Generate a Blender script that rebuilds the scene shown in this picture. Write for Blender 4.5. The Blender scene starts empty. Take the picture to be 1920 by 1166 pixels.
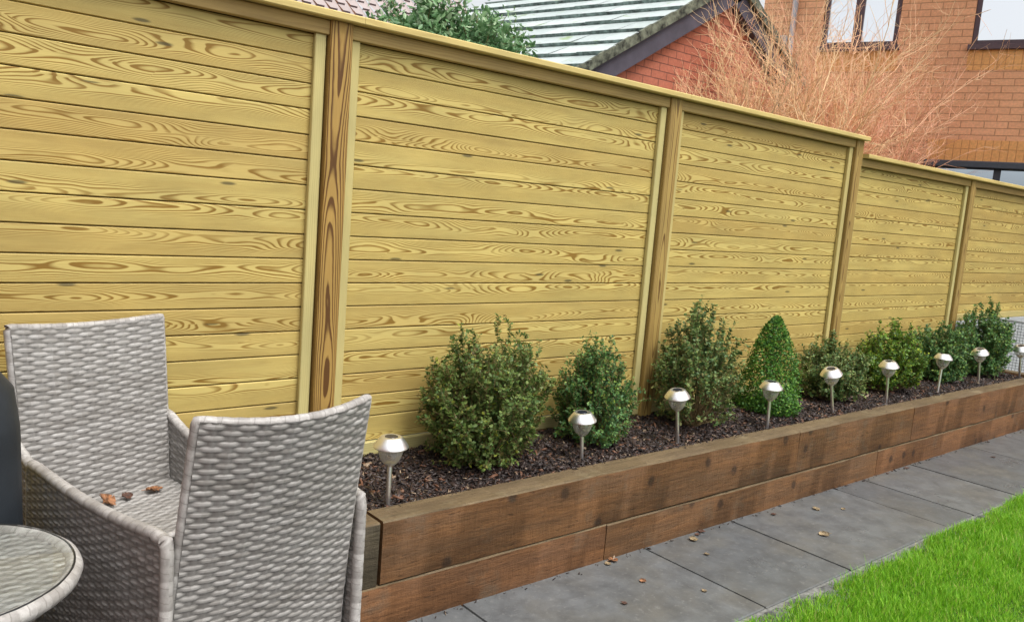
import bpy, math, random
import numpy as np
from mathutils import Matrix, Vector
R = math.radians
random.seed(7); RNG = np.random.default_rng(11)
scene = bpy.context.scene
COL = scene.collection

# ---------------------------------------------------------------- camera, sky, sun, exposure
cam_d = bpy.data.cameras.new("camera"); cam = bpy.data.objects.new("camera", cam_d); COL.objects.link(cam)
cam.location = (-1.504, -2.815, 1.467)
cam.rotation_mode = 'XYZ'; cam.rotation_euler = (1.4420910, -0.0790157, -0.6911537)
cam_d.sensor_width = 36; cam_d.lens = 1525.756 / 1920 * 36
cam_d.clip_start = 0.05; cam_d.clip_end = 2000
scene.camera = cam

world = bpy.data.worlds.new("World"); scene.world = world; world.use_nodes = True
wt = world.node_tree; wt.nodes.clear()
sky = wt.nodes.new('ShaderNodeTexSky'); sky.sky_type = 'NISHITA'; sky.sun_disc = False
SUN_EL, SUN_AZ = 62, 285           # azimuth measured counter clockwise from +x
sky.sun_elevation = R(SUN_EL); sky.sun_rotation = R(90 - SUN_AZ)
sky.air_density = 1.0; sky.dust_density = 4.0; sky.ozone_density = 1.0
hs = wt.nodes.new('ShaderNodeHueSaturation'); hs.inputs['Saturation'].default_value = 0.15
bg = wt.nodes.new('ShaderNodeBackground'); bg.inputs['Strength'].default_value = 0.15
wo = wt.nodes.new('ShaderNodeOutputWorld')
wt.links.new(sky.outputs[0], hs.inputs['Color']); wt.links.new(hs.outputs[0], bg.inputs[0]); wt.links.new(bg.outputs[0], wo.inputs[0])

sun_d = bpy.data.lights.new("sun", 'SUN'); sun_d.energy = 1.35; sun_d.angle = R(24); sun_d.color = (1, .965, .91)
sun = bpy.data.objects.new("sun", sun_d); COL.objects.link(sun)
sv = Vector((math.cos(R(SUN_EL))*math.cos(R(SUN_AZ)), math.cos(R(SUN_EL))*math.sin(R(SUN_AZ)), math.sin(R(SUN_EL))))
sun.rotation_euler = sv.to_track_quat('Z', 'Y').to_euler()
scene.view_settings.view_transform = 'Standard'; scene.view_settings.look = 'None'
scene.view_settings.gamma = 1; scene.view_settings.exposure = 0.66

# ---------------------------------------------------------------- material helpers
class NT:
    def __init__(s, name):
        s.m = bpy.data.materials.new(name); s.m.use_nodes = True
        s.t = s.m.node_tree; s.t.nodes.clear()
        s.out = s.t.nodes.new('ShaderNodeOutputMaterial')
        s.b = s.t.nodes.new('ShaderNodeBsdfPrincipled'); s.t.links.new(s.b.outputs[0], s.out.inputs[0])
    def node(s, typ, **kw):
        n = s.t.nodes.new(typ)
        for k, v in kw.items(): setattr(n, k, v)
        return n
    def put(s, sock, v):
        if hasattr(v, 'is_output') or isinstance(v, bpy.types.NodeSocket): s.t.links.new(v, sock)
        elif isinstance(v, (tuple, list)) and len(v) == 3 and sock.type == 'RGBA': sock.default_value = (*v, 1)
        else: sock.default_value = v
    def math(s, op, a, b=0.0, c=None, clamp=False):
        n = s.node('ShaderNodeMath', operation=op, use_clamp=clamp); s.put(n.inputs[0], a); s.put(n.inputs[1], b)
        if c is not None: s.put(n.inputs[2], c)
        return n.outputs[0]
    def comb(s, x, y, z=0.0):
        n = s.node('ShaderNodeCombineXYZ')
        for i, v in enumerate((x, y, z)): s.put(n.inputs[i], v)
        return n.outputs[0]
    def uv(s):
        n = s.node('ShaderNodeUVMap'); sp = s.node('ShaderNodeSeparateXYZ'); s.t.links.new(n.outputs[0], sp.inputs[0])
        return n.outputs[0], sp.outputs[0], sp.outputs[1]
    def rnd(s):
        n = s.node('ShaderNodeAttribute', attribute_name='rnd'); return n.outputs['Fac']
    def obj(s): return s.node('ShaderNodeTexCoord').outputs['Object']
    def noise(s, vec, scale=5, detail=2, rough=.5, dist=0.0, out=0):
        n = s.node('ShaderNodeTexNoise'); s.put(n.inputs['Vector'], vec); s.put(n.inputs['Scale'], scale)
        s.put(n.inputs['Detail'], detail); s.put(n.inputs['Roughness'], rough); s.put(n.inputs['Distortion'], dist); return n.outputs[out]
    def wn(s, vec, out=0):
        n = s.node('ShaderNodeTexWhiteNoise', noise_dimensions='3D'); s.put(n.inputs[0], vec); return n.outputs[out]
    def mapr(s, v, a, b, c=0.0, d=1.0, smooth=False):
        n = s.node('ShaderNodeMapRange'); n.interpolation_type = 'SMOOTHSTEP' if smooth else 'LINEAR'; n.clamp = True
        for i, x in enumerate((v, a, b, c, d)): s.put(n.inputs[i], x)
        return n.outputs[0]
    def mix(s, f, a, b, mode='MIX'):
        n = s.node('ShaderNodeMix', data_type='RGBA', blend_type=mode); s.put(n.inputs[0], f); s.put(n.inputs[6], a); s.put(n.inputs[7], b)
        return n.outputs[2]
    def bump(s, h, strength=.3, dist=.002):
        n = s.node('ShaderNodeBump'); s.put(n.inputs['Height'], h); n.inputs['Strength'].default_value = strength
        n.inputs['Distance'].default_value = dist; s.t.links.new(n.outputs[0], s.b.inputs['Normal'])
    def fin(s, col=None, rough=.6, metal=0, spec=None):
        if col is not None: s.put(s.b.inputs['Base Color'], col)
        s.put(s.b.inputs['Roughness'], rough); s.put(s.b.inputs['Metallic'], metal)
        if spec is not None: s.put(s.b.inputs['Specular IOR Level'], spec)
        return s.m

def wood(name, light, dark, brown, rings=8.0, curve=2200.0, width=.04, contrast=1.0, stretch=1.1, rough=.6, knots=True, offr=.07, coverage=.75):
    n = NT(name); uv, u, v = n.uv(); r = n.rnd()
    r2 = n.wn(n.comb(r, 3.1, 7.7)); r3 = n.wn(n.comb(r, 8.3, 1.9)); r4 = n.wn(n.comb(r, 5.5, 4.2))
    us = n.math('MULTIPLY', u, stretch)
    vec = n.comb(n.math('ADD', us, n.math('MULTIPLY', r, 61.0)), n.math('MULTIPLY', v, 5.0), n.math('MULTIPLY', r2, 37.0))
    lo = n.noise(vec, 1.6, 1.5, .45)
    wob = n.noise(n.comb(n.math('MULTIPLY', u, 9.0), n.math('MULTIPLY', v, 30.0), n.math('MULTIPLY', r, 91.0)), 1.0, 2, .5)
    off = n.math('MULTIPLY', n.math('SUBTRACT', r3, .5), offr)
    vv = n.math('SUBTRACT', v, off)
    q = n.math('MULTIPLY', n.math('MULTIPLY', vv, vv), curve)
    F = n.math('ADD', n.math('MULTIPLY', lo, n.math('ADD', rings, n.math('MULTIPLY', r4, rings*.9))), q)
    F = n.math('ADD', F, n.math('MULTIPLY', wob, .55))
    if knots:
        vo = n.node('ShaderNodeTexVoronoi', voronoi_dimensions='2D'); vo.inputs['Scale'].default_value = 1.0
        n.put(vo.inputs['Vector'], n.comb(n.math('ADD', n.math('MULTIPLY', u, 2.3), n.math('MULTIPLY', r, 77.0)), n.math('MULTIPLY', vv, 11.0), n.math('MULTIPLY', r2, 19.0)))
        dk = vo.outputs['Distance']
        F = n.math('ADD', F, n.math('MULTIPLY', n.mapr(dk, 0.0, .42, 2.2, 0.0, True), n.math('GREATER_THAN', n.wn(vo.outputs['Position']), .40)))
    t = n.math('FRACT', F)
    ring = n.math('MULTIPLY', n.mapr(t, .40, .84, 0, 1, True), n.mapr(t, .88, 1.0, 1, 0, True))
    # latewood strength changes along and across the board
    st = n.noise(n.comb(n.math('MULTIPLY', u, 1.3), n.math('MULTIPLY', v, 14.0), n.math('MULTIPLY', r3, 53.0)), 1.5, 2, .5)
    st = n.mapr(st, .56 - coverage*.35, .60, .36, 1.0)
    f = n.math('MULTIPLY', n.math('MULTIPLY', ring, st), contrast, clamp=True)
    fine = n.noise(n.comb(n.math('MULTIPLY', u, 12.0), n.math('MULTIPLY', v, 420.0), n.math('MULTIPLY', r, 17.0)), 1.0, 2, .6)
    lt = n.mix(n.mapr(r4, .45, 1.0, 0, .60), light, brown)
    col = n.mix(f, lt, dark)
    col = n.mix(n.mapr(fine, .35, .75, 0, .22), col, dark)
    if knots:
        kn = n.mapr(dk, .035, .085, 1, 0, True)
        kn = n.math('MULTIPLY', kn, n.math('GREATER_THAN', n.wn(vo.outputs['Position']), .84))
        col = n.mix(n.math('MULTIPLY', kn, .8), col, (.07, .06, .025))
    blot = n.noise(n.comb(n.math('MULTIPLY', u, 3.0), n.math('MULTIPLY', v, 9.0), n.math('MULTIPLY', r, 29.0)), 1.0, 3, .6)
    col = n.mix(1.0, col, n.mix(n.mapr(blot, .3, .7), (.86, .86, .86), (1.08, 1.06, 1.02)), 'MULTIPLY')
    n.bump(n.math('ADD', n.math('MULTIPLY', ring, -.5), fine), .25, .0008)
    return n.fin(col, rough, spec=.35)

def plain(name, col, rough=.6, metal=0, var=.15, scale=30, bump=0.0, bscale=80):
    n = NT(name); o = n.obj(); a = n.noise(o, scale, 3, .6)
    c2 = tuple(max(0, x*(1-var*2)) for x in col); c3 = tuple(x*(1+var) for x in col)
    c = n.mix(n.mapr(a, .3, .7), c2, c3)
    if bump: n.bump(n.noise(o, bscale, 3, .6), bump, .002)
    return n.fin(c, rough, metal)

M = {}
M['board'] = wood('pine_board', (.615, .495, .170), (.245, .138, .022), (.50, .350, .115), rings=17.0, curve=3400, contrast=1.35, coverage=.72)
M['stile'] = wood('pine_batten', (.55, .49, .22), (.38, .29, .10), (.55, .40, .13), rings=2.5, curve=900, contrast=.5, knots=False)
M['rail'] = wood('pine_rail', (.44, .31, .11), (.25, .155, .05), (.36, .24, .09), rings=3, curve=900, contrast=.5, knots=False)
M['cap'] = wood('pine_cap', (.62, .49, .19), (.40, .28, .09), (.56, .42, .15), rings=3, curve=900, contrast=.4, knots=False)
M['post'] = wood('pine_post', (.50, .345, .105), (.115, .050, .011), (.38, .21, .05), rings=6.0, curve=1700, contrast=1.5, stretch=.75, knots=False, offr=.02, coverage=1.5)
M['post2'] = wood('pine_post_brown', (.42, .29, .09), (.15, .078, .02), (.34, .21, .06), rings=6, curve=2200, contrast=1.2, stretch=1.0, knots=False, offr=.03, coverage=.9)
M['gap'] = plain('dark_gap', (.05, .032, .012), .9)

def sleeper_mat(name, base, base2, top=False):
    n = NT(name); uv, u, v = n.uv(); r = n.rnd()
    o = n.comb(n.math('ADD', u, n.math('MULTIPLY', r, 40.0)), v, n.math('MULTIPLY', r, 13.0))
    big = n.noise(n.comb(n.math('ADD', n.math('MULTIPLY', u, 1.1), n.math('MULTIPLY', r, 40.0)), n.math('MULTIPLY', v, 7.0), r), 1.6, 4, .6)
    str_ = n.noise(n.comb(n.math('MULTIPLY', u, 5.0), n.math('MULTIPLY', v, 60.0), r), 1.0, 3, .6)
    saw = n.noise(n.comb(n.math('ADD', n.math('MULTIPLY', u, 80.0), n.math('MULTIPLY', big, 4.0)), n.math('MULTIPLY', v, 7.0), n.math('MULTIPLY', r, 9.0)), 1.0, 2, .6)
    col = n.mix(n.mapr(big, .3, .7, 0, 1, True), base, base2)
    col = n.mix(n.mapr(str_, .40, .70, 0, .65), col, tuple(c*.42 for c in base))
    col = n.mix(n.mapr(saw, .45, .70, 0, .38 if not top else .12), col, tuple(c*.45 for c in base))
    vo = n.node('ShaderNodeTexVoronoi', voronoi_dimensions='2D'); vo.inputs['Scale'].default_value = 1.0
    wv = n.noise(o, 30, 2, .5)
    n.put(vo.inputs['Vector'], n.comb(n.math('ADD', n.math('MULTIPLY', u, 4.2), n.math('ADD', n.math('MULTIPLY', r, 71.0), n.math('MULTIPLY', wv, .06))), n.math('MULTIPLY', v, 3.6), n.math('MULTIPLY', r, 3.0)))
    ds = n.mapr(vo.outputs['Distance'], .05, .13, 1, 0, True)
    dsel = n.math('GREATER_THAN', n.wn(vo.outputs['Position']), .45)
    col = n.mix(n.math('MULTIPLY', n.math('MULTIPLY', ds, dsel), .0 if top else .92), col, (.014, .010, .008))
    halo = n.mapr(vo.outputs['Distance'], .1, .33, .35, 0, True)
    col = n.mix(n.math('MULTIPLY', n.math('MULTIPLY', halo, dsel), 0.0 if top else 1.0), col, tuple(c*.5 for c in base))
    st = n.noise(o, 6, 4, .65)
    col = n.mix(n.mapr(st, .56, .72, 0, .45), col, (.10, .085, .06) if not top else (.27, .22, .13))
    spl = n.noise(n.comb(n.math('MULTIPLY', u, 14.0), n.math('MULTIPLY', v, 85.0), n.math('MULTIPLY', r, 9.0)), 1.0, 5, .75)
    col = n.mix(n.mapr(spl, .57, .66, 0, .8), col, tuple(c*.25 for c in base))
    lt_ = n.noise(n.comb(n.math('MULTIPLY', u, 11.0), n.math('MULTIPLY', v, 55.0), 3.0), 1.0, 6, .75)
    col = n.mix(n.mapr(lt_, .58, .72, 0, .5), col, tuple(min(1, c*1.7) for c in base))
    n.bump(n.math('ADD', n.math('ADD', saw, n.math('MULTIPLY', str_, .8)), n.math('MULTIPLY', spl, -1.5)), .8, .003)
    return n.fin(col, .62, spec=.3)
M['sl'] = sleeper_mat('sleeper_side', (.190, .088, .032), (.112, .062, .030))
M['sl2'] = sleeper_mat('sleeper_side_red', (.195, .088, .034), (.130, .064, .030))
M['sl3'] = sleeper_mat('sleeper_side_grey', (.10, .080, .048), (.07, .056, .036))
M['sltop'] = sleeper_mat('sleeper_top', (.175, .125, .066), (.130, .090, .050), True)

def weave_mat(name, a, b, c):
    n = NT(name); uv, u, v = n.uv()
    row = n.math('FLOOR', n.math('DIVIDE', v, .0128)); colm = n.math('FLOOR', n.math('DIVIDE', n.math('ADD', u, n.math('MULTIPLY', row, .036)), .072))
    k = n.wn(n.comb(row, colm, 2.0)); k2 = n.wn(n.comb(row, 9.0, 5.0))
    f = n.noise(n.comb(n.math('MULTIPLY', u, 14.0), n.math('MULTIPLY', v, 900.0), 0.0), 1.0, 2, .6)
    col = n.mix(n.math('ADD', n.math('MULTIPLY', k, .55), n.math('MULTIPLY', k2, .45)), a, b)
    col = n.mix(n.mapr(f, .38, .66, 0, .7), col, c)
    at = n.node('ShaderNodeAttribute', attribute_name='rnd').outputs['Fac']   # low in gaps and on stakes, 1 = strand on top
    col = n.mix(n.mapr(at, 0.0, .62, .92, 0.0), col, tuple(x*.42 for x in c))  # crevice shade between strands painted into the colour, along with darker stakes
    return n.fin(col, .42, spec=.45)
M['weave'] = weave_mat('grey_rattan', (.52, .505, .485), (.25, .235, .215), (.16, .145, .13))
M['trim'] = None
def trim_mat():
    n = NT('rattan_trim'); uv, u, v = n.uv()
    band = n.math('FRACT', n.math('ADD', n.math('DIVIDE', u, .034), n.math('MULTIPLY', v, .5)))
    k = n.wn(n.comb(n.math('FLOOR', n.math('DIVIDE', u, .034)), 1.0, 1.0))
    f = n.noise(n.comb(n.math('MULTIPLY', u, 60.0), n.math('MULTIPLY', v, 6.0), 0.0), 1.0, 3, .7)
    col = n.mix(k, (.52, .50, .475), (.30, .28, .26)); col = n.mix(n.mapr(f, .4, .7, 0, .6), col, (.20, .185, .17))
    col = n.mix(n.mapr(band, .0, .10, .8, 0), col, (.17, .155, .14))
    return n.fin(col, .40, spec=.45)
M['trim'] = trim_mat()

def mulch_mat():
    n = NT('bark_mulch'); r = n.rnd(); o = n.obj()
    w = n.wn(n.comb(r, 1.0, 2.0)); g = n.noise(o, 90, 3, .6)
    col = n.mix(n.mapr(w, .0, .80, 0, 1), (.012, .008, .008), (.055, .034, .028))
    col = n.mix(n.mapr(w, .86, .90), col, (.17, .075, .04)); col = n.mix(n.mapr(w, .965, .97), col, (.33, .24, .16))
    col = n.mix(n.mapr(g, .4, .7, 0, .4), col, (.02, .014, .012))
    return n.fin(col, .5, spec=.5)
M['mulch'] = mulch_mat()
M['soil'] = plain('mulch_bed_soil', (.022, .015, .013), .9, var=.35, scale=60, bump=1.0)

def slab_mat():
    n = NT('slate_slabs'); uv, u, v = n.uv(); r = n.rnd(); o = n.obj()
    w = n.wn(n.comb(r, 4.0, 1.0)); a = n.noise(o, 2.6, 4, .6); b = n.noise(o, 9, 8, .68); c = n.noise(o, 38, 6, .7)
    col = n.mix(w, (.108, .119, .126), (.148, .158, .162))
    col = n.mix(n.mapr(a, .42, .68, 0, .75, True), col, (.126, .120, .102))
    col = n.mix(n.mapr(b, .40, .66, 0, .62), col, (.060, .064, .067))
    col = n.mix(n.mapr(c, .56, .68, 0, .55), col, (.24, .24, .23))
    n.bump(n.math('ADD', n.math('MULTIPLY', b, 1.0), n.math('MULTIPLY', c, .3)), .45, .004)
    return n.fin(col, n.mapr(a, .3, .7, .24, .46), spec=.5)
M['slab'] = slab_mat()
M['mortar'] = plain('mortar', (.20, .20, .185), .85, var=.3, scale=45, bump=.6)
M['concrete'] = plain('pale_concrete_edge', (.135, .138, .132), .85, var=.40, scale=22, bump=.8, bscale=60)
M['lawn'] = plain('lawn_soil', (.035, .085, .012), .95, var=.3, scale=20)
M['ground'] = plain('ground_earth', (.06, .07, .035), .95, var=.3, scale=3)

def leafy(name, cols, rough=.42, trans=.25):
    n = NT(name); r = n.rnd(); w = n.wn(n.comb(r, 2.0, 6.0)); cr = n.node('ShaderNodeValToRGB'); n.put(cr.inputs[0], w)
    e = cr.color_ramp; e.interpolation = 'LINEAR'
    while len(e.elements) < len(cols): e.elements.new(.5)
    for el, (p, c) in zip(e.elements, cols): el.position = p; el.color = (*c, 1)
    n.fin(cr.outputs[0], rough, spec=.28)
    tr = n.node('ShaderNodeBsdfTranslucent'); n.t.links.new(cr.outputs[0], tr.inputs[0])
    mx = n.node('ShaderNodeMixShader'); mx.inputs[0].default_value = trans
    n.t.links.new(n.b.outputs[0], mx.inputs[1]); n.t.links.new(tr.outputs[0], mx.inputs[2]); n.t.links.new(mx.outputs[0], n.out.inputs[0])
    return n.m
M['grass'] = leafy('grass_blades', [(0, (.09, .27, .010)), (.45, (.20, .48, .018)), (.88, (.34, .62, .045)), (.94, (.45, .60, .10)), (1, (.50, .42, .16))], .5, .35)
DG = [(0, (.042, .110, .038)), (.55, (.092, .21, .066)), (.90, (.18, .32, .085)), (1, (.34, .44, .07))]
M['leaf_mixed'] = leafy('box_leaf_mixed', [(0, (.058, .115, .030)), (.4, (.118, .185, .045)), (.80, (.19, .26, .070)), (.93, (.15, .115, .045)), (1, (.34, .40, .05))])
M['leaf_dark'] = leafy('box_leaf_dark', DG)
M['leaf_bright'] = leafy('box_leaf_bright', [(0, (.032, .105, .018)), (.5, (.062, .175, .024)), (.88, (.12, .27, .035)), (1, (.28, .40, .06))])
M['leaf_olive'] = leafy('box_leaf_olive', [(0, (.060, .122, .042)), (.5, (.125, .21, .065)), (.85, (.24, .30, .09)), (1, (.25, .22, .09))])
M['leaf_yellow'] = leafy('box_leaf_yellow', [(0, (.05, .115, .022)), (.4, (.10, .195, .030)), (.82, (.19, .33, .04)), (1, (.45, .50, .05))])
M['leaf_tree'] = leafy('tree_leaf', [(0, (.08, .18, .07)), (.5, (.15, .29, .12)), (.85, (.26, .42, .20)), (1, (.50, .62, .40))], .35)
M['stem'] = plain('shrub_stem', (.27, .19, .085), .8, var=.3, scale=60)
M['twig'] = None
def twigm():
    n = NT('bare_twigs'); r = n.rnd(); w = n.wn(n.comb(r, 1.0, 1.0)); o = n.obj()
    sp = n.node('ShaderNodeSeparateXYZ'); n.put(sp.inputs[0], o)
    red = n.mapr(n.math('ADD', r, n.math('MULTIPLY', w, .25)), .25, 1.0)
    col = n.mix(red, (.92, .66, .36), (.95, .48, .32)); col = n.mix(n.mapr(w, .85, .95, 0, .5), col, (.80, .68, .40))
    return n.fin(col, .6)
M['twig'] = twigm()

def brick_mat(name, c1, c2, mortar, msize=.006, rot=False):
    n = NT(name); uv, u, v = n.uv(); bt = n.node('ShaderNodeTexBrick')
    n.put(bt.inputs['Vector'], n.comb(v, u) if rot else uv)
    bt.offset = 0.0 if rot else .5
    bt.inputs['Scale'].default_value = 1; bt.inputs['Brick Width'].default_value = .225; bt.inputs['Row Height'].default_value = .075
    bt.inputs['Mortar Size'].default_value = msize; bt.inputs['Mortar Smooth'].default_value = .3; bt.inputs['Bias'].default_value = 0
    n.put(bt.inputs['Color1'], c1); n.put(bt.inputs['Color2'], c2); n.put(bt.inputs['Mortar'], mortar)
    g = n.noise(n.obj(), 40, 3, .6); big = n.noise(n.obj(), 1.2, 2, .5)
    col = n.mix(1.0, bt.outputs[0], n.mix(n.mapr(g, .3, .7), (.86, .86, .86), (1.12, 1.1, 1.08)), 'MULTIPLY')
    col = n.mix(1.0, col, n.mix(n.mapr(big, .3, .7), (.90, .88, .86), (1.08, 1.08, 1.08)), 'MULTIPLY')
    n.bump(n.math('SUBTRACT', 1.0, bt.outputs['Fac']), .6, .006)
    return n.fin(col, .8, spec=.2)
M['brick'] = brick_mat('house_brick', (.86, .45, .26), (.79, .40, .23), (.54, .28, .155))
M['brick_g'] = brick_mat('garage_brick', (.50, .18, .115), (.43, .15, .095), (.22, .09, .065))
M['soldier'] = brick_mat('soldier_brick', (.84, .43, .17), (.80, .40, .155), (.60, .29, .12), .005, True)

def roof_mat():
    n = NT('mossy_roof_tile'); o = n.obj(); r = n.rnd(); uv, u, v = n.uv()
    w = n.wn(n.comb(r, n.math('FLOOR', n.math('DIVIDE', u, .3)), 1.0)); a = n.noise(o, 3.0, 3, .6); b = n.noise(o, 18, 3, .7)
    col = n.mix(w, (.50, .57, .555), (.64, .70, .685))
    col = n.mix(n.mapr(b, .45, .75, 0, .4), col, (.28, .34, .33))
    col = n.mix(n.mapr(n.math('ADD', a, n.math('MULTIPLY', b, .3)), .76, .86, 0, .8), col, (.30, .42, .16))
    jt = n.math('FRACT', n.math('DIVIDE', u, .3)); col = n.mix(n.mapr(jt, 0, .03, .5, 0), col, (.12, .16, .15))
    n.bump(b, .3, .004)
    return n.fin(col, .38, spec=.6)
M['tile'] = roof_mat()
M['tile_edge'] = plain('tile_edge_dark', (.22, .29, .27), .8, var=.4, scale=14)  # row edges, darker grey-green than the tile faces
M['mossy'] = plain('verge_moss_mortar', (.13, .14, .10), .9, var=.6, scale=16, bump=.8, bscale=30)
M['soffit'] = plain('dark_soffit_board', (.070, .062, .085), .7, var=.15, scale=6)
M['pantile'] = None
def pant():
    n = NT('far_roof_tile'); uv, u, v = n.uv(); w = n.wn(n.comb(n.math('FLOOR', n.math('DIVIDE', u, .30)), n.math('FLOOR', n.math('DIVIDE', v, .33)), 1))
    return n.fin(n.mix(w, (.33, .275, .26), (.40, .335, .32)), .6)
M['pantile'] = pant()
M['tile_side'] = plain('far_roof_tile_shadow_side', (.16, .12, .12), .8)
M['white_pl'] = plain('white_plastic', (.80, .80, .80), .4, var=.04)
M['frame'] = plain('window_frame_brown', (.10, .055, .065), .4, var=.1)
M['frame_g'] = plain('window_frame_grey', (.055, .065, .085), .4, var=.1)
M['pipe'] = plain('grey_downpipe', (.42, .40, .42), .4, var=.1)
def glassy(name, col, rough=.03):
    n = NT(name); return n.fin(col, rough, 1.0)
M['pane'] = glassy('window_glass_reflecting_sky', (.92, .94, .96))
M['pane2'] = glassy('door_glass_reflecting_sky', (.62, .70, .78), .05)
M['steel'] = None
def steel():
    n = NT('brushed_steel'); a = n.noise(n.obj(), 120, 2, .5)
    return n.fin(n.mix(a, (.96, .96, .95), (.99, .99, .98)), .36, 1.0)
M['steel'] = steel()
M['solar'] = plain('solar_cell', (.02, .022, .035), .15, var=.1)
M['led'] = plain('led_holder', (.55, .55, .52), .3)
def clear():
    n = NT('clear_plastic'); gl = n.node('ShaderNodeBsdfGlossy'); gl.inputs['Roughness'].default_value = .22; gl.inputs['Color'].default_value = (.9, .9, .88, 1)
    tr = n.node('ShaderNodeBsdfTransparent'); tr.inputs[0].default_value = (.88, .88, .86, 1)
    lw = n.node('ShaderNodeLayerWeight'); lw.inputs[0].default_value = .45
    f = n.mapr(lw.outputs['Facing'], 0, 1, .34, .80); mx = n.node('ShaderNodeMixShader'); n.put(mx.inputs[0], f)
    df = n.node('ShaderNodeBsdfDiffuse'); df.inputs[0].default_value = (.80, .79, .76, 1); tl = n.node('ShaderNodeBsdfTranslucent'); tl.inputs[0].default_value = (.85, .84, .80, 1); m3 = n.node('ShaderNodeMixShader'); n.t.links.new(df.outputs[0], m3.inputs[1]); n.t.links.new(tl.outputs[0], m3.inputs[2]); m2 = n.node('ShaderNodeMixShader'); m2.inputs[0].default_value = .4; n.t.links.new(m3.outputs[0], m2.inputs[1]); n.t.links.new(gl.outputs[0], m2.inputs[2])
    n.t.links.new(tr.outputs[0], mx.inputs[1]); n.t.links.new(m2.outputs[0], mx.inputs[2]); n.t.links.new(mx.outputs[0], n.out.inputs[0])
    return n.m
M['clear'] = clear()
def tglass():
    n = NT('table_glass'); gl = n.node('ShaderNodeBsdfGlossy'); gl.inputs['Roughness'].default_value = .02
    tr = n.node('ShaderNodeBsdfTransparent'); tr.inputs[0].default_value = (.975, .99, .98, 1)
    lw = n.node('ShaderNodeLayerWeight'); mx = n.node('ShaderNodeMixShader')
    n.put(mx.inputs[0], n.math('ADD', n.math('MULTIPLY', n.math('POWER', lw.outputs['Facing'], 4.0), .5), .03)); n.t.links.new(tr.outputs[0], mx.inputs[1]); n.t.links.new(gl.outputs[0], mx.inputs[2]); n.t.links.new(mx.outputs[0], n.out.inputs[0])
    return n.m
M['tglass'] = tglass()
M['rubber'] = plain('black_rubber', (.012, .012, .012), .5)
M['cover'] = plain('dark_cover_fabric', (.018, .024, .031), .55, var=.2, scale=5, bump=.3, bscale=120)
M['leaf_dry'] = plain('dry_leaf', (.27, .12, .05), .7, var=.5, scale=70)
M['leaf_dry2'] = plain('dry_leaf_dark', (.10, .045, .028), .7, var=.4, scale=70)
M['leaf_pale'] = plain('dry_leaf_pale', (.27, .20, .11), .7, var=.4, scale=70)
M['wire'] = plain('galvanised_wire', (.22, .24, .25), .4, metal=.6)
M['render'] = plain('pale_grey_render', (.44, .46, .475), .8, var=.12, scale=5)

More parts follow.
